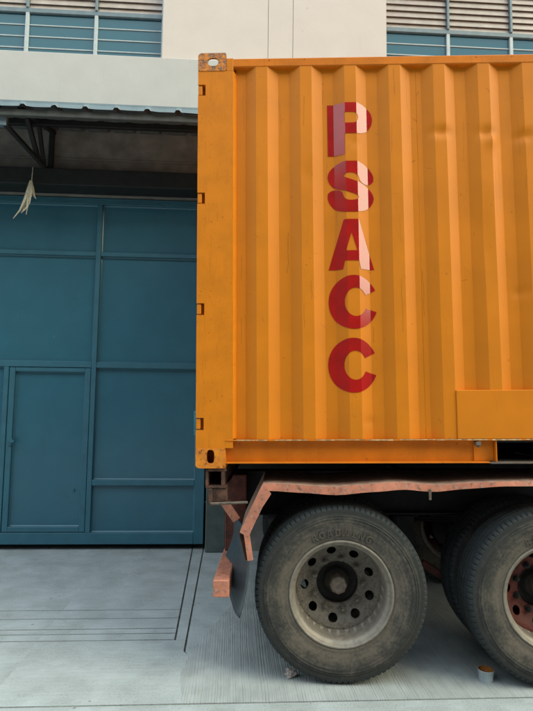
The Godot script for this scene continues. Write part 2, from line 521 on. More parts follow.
# ================================================================ ground
func make_ground():
	var st := new_st()
	quad(st, Vector3(-250, -0.03, 250), Vector3(250, -0.03, 250), Vector3(250, -0.03, -250), Vector3(-250, -0.03, -250))
	var g := put("ground", st, M.earth)
	g.set_meta("kind", "structure")
	var bed := part_box("joint_bed", Vector3(-9, -0.028, -6.4), Vector3(12, -0.012, 6.0), M.joint, self, 0.0)
	bed.name = "road"
	bed.set_meta("kind", "structure")
	# smooth concrete apron before the gate, cut by grooves
	var apron := Node3D.new()
	apron.name = "pavement"
	add_child(apron)
	apron.set_meta("kind", "structure")
	var w := 0.0065
	var zs := [-6.30, -4.413, -4.248, -4.061, -3.977, -3.874]
	var edge := func(z: float) -> float: return -0.381 - 0.0268 * (-3.868 - z)
	for i in 5:
		var z0: float = zs[i] + (w if i > 0 else 0.0)
		var z1: float = zs[i + 1] - w
		_slab(apron, [Vector2(-9, z0), Vector2(edge.call(z0) - w, z0), Vector2(edge.call(z1) - w, z1), Vector2(-9, z1)], M.concrete)
	var e2 := func(z: float) -> float: return -0.302 - 0.008 * (-3.70 - z)
	_slab(apron, [Vector2(edge.call(-6.3) + w, -6.3), Vector2(e2.call(-6.3) - w, -6.3), Vector2(e2.call(-3.866) - w, -3.866), Vector2(edge.call(-3.866) + w, -3.866)], M.concrete)
	var edge_pts := ragged([Vector2(0.55, -6.3), Vector2(0.30, -5.4), Vector2(0.036, -4.605), Vector2(-0.10, -4.18), Vector2(-0.205, -3.863), Vector2(-0.272, -3.64)])
	var right_piece := [Vector2(e2.call(-3.70) + w, -3.70), Vector2(e2.call(-6.3) + w, -6.3)]
	right_piece.append_array(edge_pts)
	_slab(apron, right_piece, M.concrete)
	var low_pts := ragged([Vector2(-0.272, -3.64), Vector2(-0.275, -3.62), Vector2(-0.30, -3.40), Vector2(-0.26, -3.085)])
	var left_piece := [Vector2(-9, -3.085), Vector2(-9, -3.866), Vector2(e2.call(-3.866) - w, -3.866), Vector2(e2.call(-3.70) - w, -3.70)]
	left_piece.append_array(low_pts)
	_slab(apron, left_piece, M.concrete)
	var big := [Vector2(12, -3.085), Vector2(12, -6.3)]
	big.append_array(edge_pts)
	low_pts.remove_at(0)
	big.append_array(low_pts)
	_slab(apron, big, M.broomed)
	# broomed slab under the truck
	# smooth lane in front
	_slab(apron, [Vector2(-9, -3.072), Vector2(12, -3.072), Vector2(12, 6.0), Vector2(-9, 6.0)], M.concrete)

func ragged(pts: Array) -> Array:      # a hand-floated edge: small irregular wander between the points
	var rng := RandomNumberGenerator.new()
	rng.seed = 21
	var out := [pts[0]]
	for i in pts.size() - 1:
		var a: Vector2 = pts[i]
		var b: Vector2 = pts[i + 1]
		var n := maxi(1, int(a.distance_to(b) / 0.03))
		var side := (b - a).normalized().orthogonal()
		for k in range(1, n):
			out.append(a.lerp(b, k / float(n)) + side * rng.randf_range(-0.0025, 0.0025))
		out.append(b)
	return out

func _slab(parent, pts: Array, m: Material):
	var st := new_st()
	slab(st, PackedVector2Array(pts), -0.012, 0.0)
	put("slab", st, m, parent)

# ================================================================ building
const ZW := -6.06       # face of the upper wall
const ZG := -6.11       # face of the gate frame

func make_building():
	var b := thing("warehouse", "white walled warehouse with louvred windows, metal awning and tall blue steel gate", "building")
	var gx1 := -0.325
	var gx0 := -5.4
	var gate_top: float = pix(60, 196, ZG).y
	var awn_wall := 4.72
	var sill: float = pix(100, 58.2, ZW).y
	var win_top := sill + 1.55
	var zb := -6.45
	# lower wall: lintel over the gate and the wall beside it
	var st := new_st()
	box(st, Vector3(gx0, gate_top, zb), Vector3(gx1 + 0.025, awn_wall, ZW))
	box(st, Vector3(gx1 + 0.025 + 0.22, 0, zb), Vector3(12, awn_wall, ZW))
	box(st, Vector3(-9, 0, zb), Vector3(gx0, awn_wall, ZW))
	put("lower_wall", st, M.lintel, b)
	part_box("pier", Vector3(gx1 + 0.027, 0, zb), Vector3(gx1 + 0.243, awn_wall, ZW + 0.06), M.pier, b, 0.01)
	# proud cool white band below the windows
	part_box("spandrel", Vector3(-9, awn_wall + 0.002, zb), Vector3(12, sill - 0.012, ZW + 0.09), M.band, b, 0.008)
	# upper wall: piers between the windows, then everything above them
	var wl1: float = pix(162.4, 40, ZW).x
	var wr0: float = pix(386.5, 30, ZW).x
	var j1: float = pix(268.2, 30, ZW).x
	var j2: float = pix(293.0, 30, ZW).x
	st = new_st()
	var g := 0.006
	box(st, Vector3(wl1, sill - 0.01, zb), Vector3(j1 - g / 2, win_top, ZW))
	box(st, Vector3(j1 + g / 2, sill - 0.01, zb), Vector3(j2 - g / 2, win_top, ZW))
	box(st, Vector3(j2 + g / 2, sill - 0.01, zb), Vector3(wr0, win_top, ZW))
	box(st, Vector3(wr0 + 4.8, sill - 0.01, zb), Vector3(12, win_top, ZW))
	box(st, Vector3(-9, sill - 0.01, zb), Vector3(wl1 - 4.8, win_top, ZW))
	box(st, Vector3(-9, win_top, zb), Vector3(12, 9.0, ZW))
	put("upper_wall", st, M.cream, b)
	for j in [j1, j2]: part_box("joint_filler", Vector3(j - 0.0028, sill - 0.009, ZW - 0.03), Vector3(j + 0.0028, win_top - 0.001, ZW - 0.0045), M.lintel, b, 0.0)
	# room behind, so that the panes look into a dark interior
	st = new_st()
	box(st, Vector3(-9, 0.0, -9.2), Vector3(12, 9.0, -9.0))
	box(st, Vector3(-9, 8.8, -9.0), Vector3(12, 9.0, zb - 0.001))
	box(st, Vector3(-9, 4.9, -9.0), Vector3(12, 5.1, zb - 0.001))
	box(st, Vector3(-9, 0, -9.0), Vector3(-8.8, 8.8, zb - 0.001))
	box(st, Vector3(11.8, 0, -9.0), Vector3(12, 8.8, zb - 0.001))
	put("inner_wall", st, M.lintel, b)
	window(b, wl1 - 4.8, wl1, sill, win_top, true)
	window(b, wr0, wr0 + 4.8, sill, win_top, false)
	make_gate(b, gx0, gx1, gate_top)
	make_awning(b, awn_wall, gate_top)

func window(b, x0: float, x1: float, y0: float, y1: float, left: bool):
	var w := node_part("window", b)
	var zg := ZW - 0.13
	var k := zg / ZG
	var gt: float = pix(100, 17.7, zg).y       # top of the fixed panes
	var n := 6
	var step := (x1 - x0) / n
	# frame
	var st := new_st()
	box(st, Vector3(x0, y0, zg - 0.03), Vector3(x0 + 0.03, y1, zg + 0.03), 0.003)
	box(st, Vector3(x1 - 0.03, y0, zg - 0.03), Vector3(x1, y1, zg + 0.03), 0.003)
	box(st, Vector3(x0 + 0.03, y0, zg - 0.03), Vector3(x1 - 0.03, y0 + 0.025, zg + 0.03), 0.003)
	box(st, Vector3(x0 + 0.03, y1 - 0.03, zg - 0.03), Vector3(x1 - 0.03, y1, zg + 0.03), 0.003)
	put("frame", st, M.window_white if left else M.window_rail, w)
	part_box("transom", Vector3(x0 + 0.03, gt, zg - 0.02), Vector3(x1 - 0.03, gt + 0.055, zg + 0.034), M.window_rail, w)
	part_box("sill", Vector3(x0, y0 - 0.010, zg - 0.05), Vector3(x1, y0 - 0.001, ZW + 0.02), M.window_white, w, 0.002)
	for i in n:
		var a := x0 + step * i
		var c := a + step
		if i > 0:
			part_box("mullion", Vector3(a - 0.02, y0 + 0.025, zg - 0.03), Vector3(a + 0.02, gt, zg + 0.036), M.window_white, w)
			part_box("mullion", Vector3(a - 0.014, gt + 0.055, zg - 0.03), Vector3(a + 0.014, y1 - 0.03, zg + 0.05), M.window_rail, w)
		var ya := y0 + 0.025
		var h := (gt - ya) / 4.0
		for j in 4:
			part_box("pane", Vector3(a + 0.02, ya + h * j + 0.007, zg - 0.003), Vector3(c - 0.02, ya + h * (j + 1) - 0.007, zg + 0.003), M.glass, w, 0.0)
			if j > 0:
				part_box("glazing_bar", Vector3(a + 0.021, ya + h * j - 0.0065, zg - 0.012), Vector3(c - 0.021, ya + h * j + 0.0065, zg + 0.014), M.window_white, w, 0.002)
		# tilting louvre slats, outer edge down
		var yy := gt + 0.085
		while yy < y1 - 0.06:
			var xf := Transform3D(Basis(Vector3.RIGHT, deg_to_rad(75.0)), Vector3((a + c) / 2, yy, zg + 0.005))
			st = new_st()
			box(st, Vector3(-step / 2 + 0.018, -0.003, -0.050), Vector3(step / 2 - 0.018, 0.003, 0.050), 0.001, xf)
			put("slat", st, M.slat, w)
			yy += 0.083

func make_gate(b, x0: float, x1: float, top: float):
	var gt := node_part("gate", b)
	var f := ZG                    # front of the bars
	var p := ZG - 0.042            # front of the sheets
	var back := ZG - 0.10
	var y_bot := 0.062
	var r1 := 3.252
	var mid1 := 2.045
	var mid0 := 1.982
	var low1 := 0.752
	var low0 := 0.69
	var bot := 0.185
	var m_hi := -1.553
	var m_lo := -1.607
	var l_hi := -2.502
	var l_lo := -2.556
	# stiles and rails
	part_box("stile", Vector3(x1 - 0.108, y_bot, back), Vector3(x1, top - 0.01, f), M.door_frame, gt, 0.004)
	part_box("rail", Vector3(x0, y_bot, back), Vector3(x1 - 0.109, bot, f), M.door_frame, gt, 0.004)
	part_box("rail", Vector3(x0, top - 0.085, back), Vector3(x1 - 0.109, top - 0.01, f), M.door_frame, gt, 0.004)
	part_box("rail", Vector3(x0, r1, back), Vector3(m_lo - 0.001, r1 + 0.05, f - 0.001), M.door_frame, gt, 0.004)
	part_box("rail", Vector3(m_hi + 0.001, r1, back), Vector3(x1 - 0.109, r1 + 0.05, f - 0.001), M.door_frame, gt, 0.004)
	part_box("rail", Vector3(x0, mid0, back), Vector3(m_lo - 0.001, mid1, f - 0.001), M.door_frame, gt, 0.004)
	part_box("rail", Vector3(m_hi + 0.001, mid0, back), Vector3(x1 - 0.109, mid1, f - 0.001), M.door_frame, gt, 0.004)
	part_box("rail", Vector3(m_hi + 0.001, low0, back), Vector3(x1 - 0.109, low1, f - 0.001), M.door_frame, gt, 0.004)
	part_box("mullion", Vector3(m_lo, bot + 0.001, back), Vector3(m_hi, top - 0.086, f), M.door_frame, gt, 0.004)
	part_box("mullion", Vector3(l_lo, bot + 0.001, back), Vector3(l_hi, mid0 - 0.001, f), M.door_frame, gt, 0.004)
	# the farther leaf, mostly out of the picture
	part_box("rail", Vector3(x0, low0, back), Vector3(l_lo - 0.001, low1, f - 0.001), M.door_frame, gt, 0.004)
	part_box("mullion", Vector3(-3.95, bot + 0.001, back), Vector3(-3.90, top - 0.086, f), M.door_frame, gt, 0.004)
	# sheet panels with a pressed lip along their edges
	var panels := [
		[m_hi, r1 + 0.05, x1 - 0.108, top - 0.085], [-3.90, r1 + 0.05, m_lo, top - 0.085], [x0, r1 + 0.05, -3.95, top - 0.085],
		[m_hi, mid1, x1 - 0.108, r1], [-3.90, mid1, m_lo, r1], [x0, mid1, -3.95, r1],
		[m_hi, low1, x1 - 0.108, mid0], [m_hi, bot, x1 - 0.108, low0],
		[-3.90, low1, l_lo, mid0], [-3.90, bot, l_lo, low0], [x0, low1, -3.95, mid0], [x0, bot, -3.95, low0]]
	for q in panels:
		gate_panel(gt, q[0], q[1], q[2], q[3], p)
	# wicket door set in the gate
	var wk := node_part("wicket_door", b)
	var wx0 := l_hi + 0.006
	var wx1 := m_lo - 0.006
	var wy0 := bot + 0.006
	var wy1 := mid0 - 0.006
	var fw := 0.062
	part_box("stile", Vector3(wx0, wy0, back + 0.01), Vector3(wx0 + fw, wy1, f - 0.006), M.door_frame, wk, 0.004)
	part_box("stile", Vector3(wx1 - fw, wy0, back + 0.01), Vector3(wx1, wy1, f - 0.006), M.door_frame, wk, 0.004)
	part_box("rail", Vector3(wx0 + fw + 0.0005, wy0, back + 0.01), Vector3(wx1 - fw - 0.0005, wy0 + 0.055, f - 0.0065), M.door_frame, wk, 0.004)
	part_box("rail", Vector3(wx0 + fw + 0.0005, wy1 - 0.045, back + 0.01), Vector3(wx1 - fw - 0.0005, wy1, f - 0.0065), M.door_frame, wk, 0.004)
	gate_panel(wk, wx0 + fw, wy0 + 0.055, wx1 - fw, wy1 - 0.045, p)
	var st := new_st()
	var la: Vector3 = pix(11.5, 441, f)
	box(st, Vector3(la.x - 0.03, la.y - 0.045, f - 0.004), Vector3(la.x + 0.012, la.y + 0.03, f + 0.012), 0.003)
	box(st, Vector3(la.x - 0.012, la.y - 0.02, f + 0.010), Vector3(la.x + 0.034, la.y + 0.012, f + 0.030), 0.004)
	put("latch", st, M.door_frame, wk)
	st = new_st()
	var kn: Vector3 = pix(73.5, 490, p)
	tube(st, [Vector3(kn.x, kn.y, p - 0.004), Vector3(kn.x, kn.y, p + 0.018)], [0.016, 0.013], 12)
	put("knob", st, M.door_frame, wk)
	part_box("threshold", Vector3(x0, -0.0005, back - 0.16), Vector3(x1 - 0.02, 0.05, back - 0.10), M.steel_beam, gt, 0.002)
	part_box("floor_strip", Vector3(-8.8, -0.011, -8.9), Vector3(11.8, -0.001, -6.32), M.lintel, b, 0.0)

func gate_panel(parent, xa: float, ya: float, xb: float, yb: float, p: float):
	var st := new_st()
	# outer lip slopes back to a flat sheet that is slightly bowed
	var lip := 0.012
	var o := [Vector3(xa, ya, p + 0.004), Vector3(xb, ya, p + 0.004), Vector3(xb, yb, p + 0.004), Vector3(xa, yb, p + 0.004)]
	var i := [Vector3(xa + lip, ya + lip, p - 0.004), Vector3(xb - lip, ya + lip, p - 0.004), Vector3(xb - lip, yb - lip, p - 0.004), Vector3(xa + lip, yb - lip, p - 0.004)]
	for k in 4:
		quad(st, o[k], o[(k + 1) % 4], i[(k + 1) % 4], i[k])
	st.set_smooth_group(1)
	var n := 8
	var rng := RandomNumberGenerator.new()
	rng.seed = int(absf(xa) * 1000.0 + ya * 77.0)
	var ph := rng.randf() * TAU
	var amp := 0.006
	var at := func(s: float, t: float) -> Vector3:
		var e := sin(PI * s) * sin(PI * t)
		return Vector3(lerpf(xa + lip, xb - lip, s), lerpf(ya + lip, yb - lip, t), p - 0.004 + amp * e * (0.6 + sin(ph + 4.0 * s) * cos(ph * 2.0 + 5.0 * t)))
	for a in n:
		for c in n:
			quad(st, at.call(a / float(n), c / float(n)), at.call((a + 1) / float(n), c / float(n)), at.call((a + 1) / float(n), (c + 1) / float(n)), at.call(a / float(n), (c + 1) / float(n)))
	put("panel", st, M.door, parent)

func make_awning(b, y_wall: float, gate_top: float):
	var aw := node_part("awning", b)
	var ze := -5.0
	var edge_top: float = pix(100, 103.6, ze).y
	var edge_bot: float = pix(100, 110.0, ze).y
	# ribbed sheet, bent down at its front edge
	var path := []           # (z, y, outward normal (z, y))
	var zt := ze - 0.05
	for t in 7:
		var s := t / 6.0
		path.append([lerpf(ZW + 0.001, zt, s), lerpf(y_wall - 0.03, edge_top - 0.02, s), Vector2(0.19, 0.98)])
	path.append([ze - 0.012, edge_top - 0.034, Vector2(0.19, 0.98)])
	var x_first: float = pix(23.4, 105, ze).x
	var pitch: float = (pix(178.5, 112, ze).x - x_first) / 5.0
	var prof := []           # (x, height)
	var x := x_first - pitch * 22
	while x < 12.0:
		for q in [[-0.034, 0.0], [-0.016, 0.034], [0.016, 0.034], [0.034, 0.0]]:
			if x + q[0] > -9.0 and x + q[0] < 11.9: prof.append([x + q[0], q[1]])
		for q in [0.35, 0.5, 0.65]:
			if x + pitch * q > -9.0 and x + pitch * q < 11.9: prof.append([x + pitch * q, -0.004 if q == 0.5 else -0.0015])
		x += pitch
	var rng := RandomNumberGenerator.new()
	rng.seed = 9
	var sag := []
	for i in prof.size(): sag.append(rng.randf_range(-0.004, 0.004))
	var st := new_st()
	var P := func(i: int, k: int, off: float) -> Vector3:
		var n: Vector2 = path[k][2]
		var h: float = prof[i][1] + off
		var dy: float = sag[i] if k >= path.size() - 2 else 0.0
		return Vector3(prof[i][0], path[k][1] + n.y * h + dy, path[k][0] + n.x * h)
	for i in prof.size() - 1:
		for k in path.size() - 1:
			quad(st, P.call(i, k + 1, 0.0), P.call(i + 1, k + 1, 0.0), P.call(i + 1, k, 0.0), P.call(i, k, 0.0))
		quad(st, P.call(i, path.size() - 1, -0.004), P.call(i + 1, path.size() - 1, -0.004), P.call(i + 1, path.size() - 1, 0.0), P.call(i, path.size() - 1, 0.0))
	put("roof_sheet", st, M.awning, aw)
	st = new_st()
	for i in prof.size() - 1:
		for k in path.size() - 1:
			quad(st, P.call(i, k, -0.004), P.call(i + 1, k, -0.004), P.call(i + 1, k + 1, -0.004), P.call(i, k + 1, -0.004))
	put("soffit_shaded", st, M.soffit, aw)  # underside as its own mesh, its darker colour stands in for awning shade
	# folded flashing along the front edge, its lower hem notched over every rib
	st = new_st()
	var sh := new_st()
	var hem := []
	x = x_first - pitch * 22
	while x < 11.6:
		for q in [[-0.036, 0.0], [-0.022, 0.021], [0.008, 0.024], [0.030, 0.002], [0.35 * pitch, -0.002], [0.7 * pitch, -0.003]]:
			if x + q[0] > -9.0: hem.append([x + q[0], edge_bot + q[1] + rng.randf_range(-0.002, 0.002), q[1] > 0.01])
		x += pitch
	for i in hem.size() - 1:
		var xa: float = hem[i][0]
		var xb: float = hem[i + 1][0]
		var ya: float = hem[i][1]
		var yb: float = hem[i + 1][1]
		quad(st, Vector3(xa, ya + 0.007, ze + 0.004), Vector3(xb, yb + 0.007, ze + 0.004), Vector3(xb, edge_top, ze), Vector3(xa, edge_top, ze))
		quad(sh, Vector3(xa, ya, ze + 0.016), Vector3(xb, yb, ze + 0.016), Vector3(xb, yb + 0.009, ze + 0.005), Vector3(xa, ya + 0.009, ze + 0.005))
		quad(st, Vector3(xa, edge_top, ze), Vector3(xb, edge_top, ze), Vector3(xb, edge_top + 0.012, ze - 0.09), Vector3(xa, edge_top + 0.012, ze - 0.09))
		quad_out(st, Vector3(xa, ya, ze + 0.013), Vector3(xb, yb, ze + 0.013), Vector3(xb, edge_top - 0.003, ze - 0.004), Vector3(xa, edge_top - 0.003, ze - 0.004), Vector3(xa, edge_top, ze + 1.0))
	put("flashing", st, M.awning, aw)
	put("hem", sh, M.hem, aw)  # bright lower edge painted as a pale strip
	# purlins
	var py0: float = pix(100, 118.6, ze - 0.03).y
	part_box("purlin", Vector3(-8.9, py0, ze - 0.08), Vector3(11.8, edge_bot - 0.004, ze - 0.03), M.purlin, aw, 0.006)
	part_box("purlin", Vector3(-8.9, y_wall - 0.235, -5.60), Vector3(11.8, y_wall - 0.165, -5.55), M.dark_steel, aw, 0.006)
	# door track beam above the gate
	part_box("track_beam", Vector3(-8.9, gate_top + 0.005, ZW + 0.001), Vector3(-0.08, gate_top + 0.19, ZW + 0.27), M.steel_beam, b, 0.008)
	part_box("lintel_ledge", Vector3(-8.9, gate_top + 0.40, ZW + 0.001), Vector3(-0.08, gate_top + 0.425, ZW + 0.02), M.lintel, b, 0.004)
	# triangular brackets
	var bx0: float = pix(50, 180, -5.985).x
	for bx in [bx0, bx0 - 2.6]:
		var dx: float = bx - bx0
		var br := node_part("bracket", b)
		var jy := gate_top + 0.20
		var js := Vector3(bx, jy, -5.84)
		var tip: Vector3 = pix(5, 124, ze - 0.10) + Vector3(bx - bx0, 0, 0)
		var wallp := Vector3(bx, y_wall - 0.10, -5.985)
		st = new_st(); bar(st, wallp, Vector3(bx, jy - 0.02, -5.985), 0.05, 0.05); put("post", st, M.steel_beam, br)
		st = new_st(); bar(st, Vector3(bx, y_wall - 0.075, -6.04), Vector3(bx, edge_top - 0.02, ze - 0.09), 0.05, 0.04); put("top_chord", st, M.steel_beam, br)
		st = new_st(); bar(st, js, tip, 0.04, 0.04); put("strut", st, M.steel_beam, br)
		st = new_st(); bar(st, js.lerp(tip, 0.05), pix(38, 121, -5.62) + Vector3(dx, 0.02, 0), 0.04, 0.04); put("web", st, M.steel_beam, br)
		st = new_st(); bar(st, js.lerp(tip, 0.20), pix(27, 120, -5.45) + Vector3(dx, 0.02, 0), 0.045, 0.045); put("web", st, M.steel_beam, br)
		part_box("gusset", Vector3(bx - 0.045, jy - 0.06, -5.92), Vector3(bx + 0.045, jy + 0.06, -5.912), M.steel_beam, br, 0.002)
	# pale end of a fitting under the edge
	var e: Vector3 = pix(0, 120, ze - 0.10)
	part_box("flashing_end", Vector3(e.x - 0.16, e.y - 0.055, ze - 0.14), Vector3(e.x + 0.062, e.y + 0.05, ze - 0.085), M.awning, aw, 0.004)

# ================================================================ container
func dents(u: float, v: float) -> float:
	var d := 0.0
	for q in [[1.80, 2.05, 0.05, 0.030, -0.012], [1.83, 2.00, 0.03, 0.05, 0.008], [1.52, 2.06, 0.06, 0.03, -0.011], [2.03, 2.03, 0.05, 0.03, -0.010], [1.75, 1.42, 0.05, 0.22, -0.007], [1.04, 0.27, 0.03, 0.02, -0.005], [0.68, 1.8, 0.04, 0.06, -0.003], [1.98, 1.05, 0.05, 0.03, -0.006], [0.98, 2.0, 0.03, 0.03, -0.004]]:
		d += 1.5 * q[4] * exp(-pow((u - q[0]) / q[2], 2.0) - pow((v - q[1]) / q[3], 2.0))
	return d

const U0 := 0.43665
const W_OUT := -0.006
const W_IN := -0.042

func fold(u: float) -> float:     # depth of the corrugated sheet at u
	var t := fposmod(u - U0, 0.278)
	if u < 0.2965: return W_IN
	if t < 0.068: return lerpf(W_OUT, W_IN, t / 0.068)
	if t < 0.138: return W_IN
	if t < 0.206: return lerpf(W_IN, W_OUT, (t - 0.138) / 0.068)
	return W_OUT

func make_container():
	var c := thing("shipping_container", "orange corrugated steel shipping container with red PSACC lettering, loaded on a trailer", "container", REAR, TURN, TILT)
	var L := 6.058
	var B := -2.438
	var wave := FastNoiseLite.new()
	wave.seed = 4; wave.frequency = 0.9; wave.fractal_octaves = 2
	# street side: corrugated sheet
	var br := [0.236, 0.2965]
	var k := 0
	br.append(U0 - 0.072)
	while U0 + 0.278 * k < L - 0.35:
		for q in [0.0, 0.068, 0.138, 0.206]:
			br.append(U0 + 0.278 * k + q)
		k += 1
	br[br.size() - 1] = minf(br[br.size() - 1], L - 0.24)
	var st := new_st()
	var v0 := 0.168
	var v1 := 2.506
	for i in br.size() - 1:
		st.set_smooth_group(10 + i)
		var ua: float = br[i]
		var ub: float = br[i + 1]
		var nu := 4
		var nv := 110
		var pt := func(a: int, b: int) -> Vector3:
			var u := lerpf(ua, ub, a / float(nu))
			var v := lerpf(v0, v1, b / float(nv))
			var fade := clampf(minf(v - v0, v1 - v) / 0.08, 0, 1)
			return Vector3(u, v, fold(u) + (dents(u, v) + 0.0010 * wave.get_noise_2d(u * 1.5, v)) * fade)
		for a in nu:
			for b in nv:
				quad(st, pt.call(a, b), pt.call(a + 1, b), pt.call(a + 1, b + 1), pt.call(a, b + 1))
	put("side_panel", st, M.orange, c)
	# weld seams between the sheets
	for us in [U0 + 0.278 * 3 + 0.018 - 0.278 * 0 - 0.0 + 0.09, U0 + 0.278 * 7 + 0.11, U0 + 0.278 * 11 + 0.11]:
		part_box("weld_seam", Vector3(us - 0.002, v0, W_IN - 0.002), Vector3(us + 0.002, v1, W_IN + 0.0016), M.orange, c, 0.001)
	# corner posts at the door end, cut for the hinges
	for side in 2:
		st = new_st()
		var hinge := [2.348, 1.648, 0.954, 0.2606]
		var yy := 0.118
		var z1 := 0.0
		var zs := 1.0
		if side == 1: z1 = B; zs = -1.0
		var za := minf(z1, z1 - 0.06 * zs)
		var zb := maxf(z1, z1 - 0.06 * zs)
		box(st, Vector3(0.047, 0.118, za), Vector3(0.222, 2.473, zb), 0.0)
		hinge.reverse()
		for h in hinge:
			box(st, Vector3(0.0, yy, za), Vector3(0.047, h - 0.036, zb), 0.0)
			yy = h + 0.036
		box(st, Vector3(0.0, yy, za), Vector3(0.047, 2.473, zb), 0.0)
		# inner web, and the chamfer where the post turns in to the sheet
		box(st, Vector3(0.02, 0.118, minf(z1 - 0.061 * zs, z1 - 0.13 * zs)), Vector3(0.16, 2.473, maxf(z1 - 0.061 * zs, z1 - 0.13 * zs)), 0.0)
		if side == 0:
			quad(st, Vector3(0.222, 0.172, 0.0), Vector3(0.240, 0.172, W_IN), Vector3(0.240, 2.473, W_IN), Vector3(0.222, 2.473, 0.0))
		var post := put("corner_post", st, M.orange_post, c)
		for h in hinge:
			part_box("hinge_lug", Vector3(0.0005, h - 0.031, z1 - 0.05 * zs if zs > 0 else z1 + 0.004), Vector3(0.027, h + 0.031, z1 - 0.004 if zs > 0 else z1 + 0.05), M.orange_post, post, 0.004)
	# top side rail, and its like on the far side and the ends
	part_box("top_rail", Vector3(0.178, 2.499, -0.07), Vector3(L - 0.178, 2.557, -0.003), M.orange_rail, c, 0.006)
	st = new_st()
	box(st, Vector3(0.0455, 2.4735, -0.06), Vector3(0.2215, 2.4985, -0.0005), 0.0)
	box(st, Vector3(0.1785, 2.4985, -0.06), Vector3(0.2215, 2.5575, -0.0025), 0.0)
	part_box("post_head", Vector3(0.1782, 2.4732, -0.05), Vector3(0.222, 2.5565, -0.0002), M.orange_post, c, 0.002)
	part_box("top_rail", Vector3(0.178, 2.499, B + 0.003), Vector3(L - 0.178, 2.557, B + 0.07), M.orange_rail, c, 0.006)
	part_box("header", Vector3(0.003, 2.47, B + 0.162), Vector3(0.10, 2.57, -0.162), M.orange_rail, c, 0.006)
	part_box("header", Vector3(L - 0.07, 2.47, B + 0.162), Vector3(L - 0.003, 2.57, -0.162), M.orange_rail, c, 0.006)
	part_box("roof", Vector3(0.1, 2.535, B + 0.07), Vector3(L - 0.07, 2.553, -0.07), M.orange, c, 0.0)
	part_box("far_side_panel", Vector3(0.16, 0.165, B + 0.006), Vector3(L - 0.16, 2.499, B + 0.045), M.orange, c, 0.0)
	part_box("front_end_panel", Vector3(L - 0.05, 0.165, B + 0.162), Vector3(L - 0.01, 2.47, -0.162), M.orange, c, 0.0)
	part_box("front_post", Vector3(L - 0.24, 0.118, -0.10), Vector3(L - 0.002, 2.473, -0.001), M.orange_post, c, 0.006)
	part_box("front_post", Vector3(L - 0.16, 0.118, B), Vector3(L - 0.002, 2.473, B + 0.10), M.orange_post, c, 0.006)
	for s in 2:
		var d := part_box("cargo_door", Vector3(0.03, 0.17, B + 0.14 + s * 1.08), Vector3(0.075, 2.46, B + 0.14 + s * 1.08 + 1.075), M.orange, c, 0.004)
		for w in [0.25, 0.8]:
			st = new_st()
			var zz: float = B + 0.14 + s * 1.08 + w
			tube(st, [Vector3(0.008, 0.14, zz), Vector3(0.008, 2.5, zz)], [0.017, 0.017], 10)
			put("locking_bar", st, M.dark_steel, d)
	# bottom side rail: a channel open to the street, with forklift pockets
	var p0 := 1.777
	var p1 := 2.137
	st = new_st()
	box(st, Vector3(0.178, 0.158, -0.06), Vector3(L - 0.178, 0.1665, 0.004), 0.002)
	box(st, Vector3(0.178, 0.034, -0.054), Vector3(p0, 0.1578, -0.047), 0.0)
	box(st, Vector3(p1, 0.034, -0.054), Vector3(L - p1, 0.1578, -0.047), 0.0)
	box(st, Vector3(L - p0, 0.034, -0.054), Vector3(L - 0.178, 0.1578, -0.047), 0.0)
	box(st, Vector3(p0 - 0.003, 0.0345, -0.06), Vector3(p0 + 0.003, 0.1575, -0.004), 0.0)
	box(st, Vector3(p1 - 0.003, 0.0345, -0.06), Vector3(p1 + 0.003, 0.1575, -0.004), 0.0)
	var rail := put("bottom_rail", st, M.orange_rail, c)
	st = new_st()
	var rg := RandomNumberGenerator.new()
	rg.seed = 8
	var ue := 0.24
	while ue < L - 0.3:
		var ln := rg.randf_range(0.03, 0.22)
		box(st, Vector3(ue, 0.1595 + rg.randf_range(0.0, 0.003), 0.0035), Vector3(ue + ln, 0.1672, 0.0052))
		ue += ln + rg.randf_range(0.0, 0.06)
	put("chipped_edge", st, M.chipped, rail)
	st = new_st()
	box(st, Vector3(0.178, 0.026, -0.06), Vector3(p0 - 0.04, 0.034, -0.001), 0.002)
	box(st, Vector3(p1 + 0.04, 0.026, -0.06), Vector3(L - 0.178, 0.034, -0.001), 0.002)
	put("lower_flange", st, M.orange_rail, rail)
	part_box("pocket_strap", Vector3(p0 - 0.0395, 0.022, -0.07), Vector3(p1 + 0.0395, 0.032, 0.001), M.cap, rail, 0.002)
	for q in [p0, L - p1]:
		st = new_st()
		box(st, Vector3(q - 0.002, 0.035, B + 0.06), Vector3(q + 0.004, 0.141, -0.062))
		box(st, Vector3(q + 0.356, 0.035, B + 0.06), Vector3(q + 0.362, 0.141, -0.062))
		box(st, Vector3(q + 0.005, 0.026, B + 0.06), Vector3(q + 0.355, 0.034, -0.072))
		put("forklift_pocket", st, M.black, rail)
	part_box("rail_splice", Vector3(1.655, 0.0345, -0.0465), Vector3(p0 - 0.004, 0.157, -0.036), M.orange_rail, rail, 0.002)
	st = new_st()
	box(st, Vector3(1.655, 0.128, -0.0355), Vector3(1.685, 0.152, 0.008), 0.003)
	box(st, Vector3(1.664, 0.118, -0.012), Vector3(1.678, 0.129, 0.002), 0.002)
	put("seal_clip", st, M.cap, rail)
	part_box("bottom_rail", Vector3(0.178, 0.026, B + 0.002), Vector3(L - 0.178, 0.165, B + 0.05), M.orange_rail, c, 0.004)
	part_box("sill_beam", Vector3(0.0, 0.02, B + 0.162), Vector3(0.12, 0.16, -0.162), M.orange_rail, c, 0.004)
	part_box("sill_beam", Vector3(L - 0.1, 0.02, B + 0.162), Vector3(L, 0.16, -0.162), M.orange_rail, c, 0.004)
	part_box("floor", Vector3(0.08, 0.142, B + 0.05), Vector3(L - 0.06, 0.157, -0.062), M.dark_steel, c, 0.0)
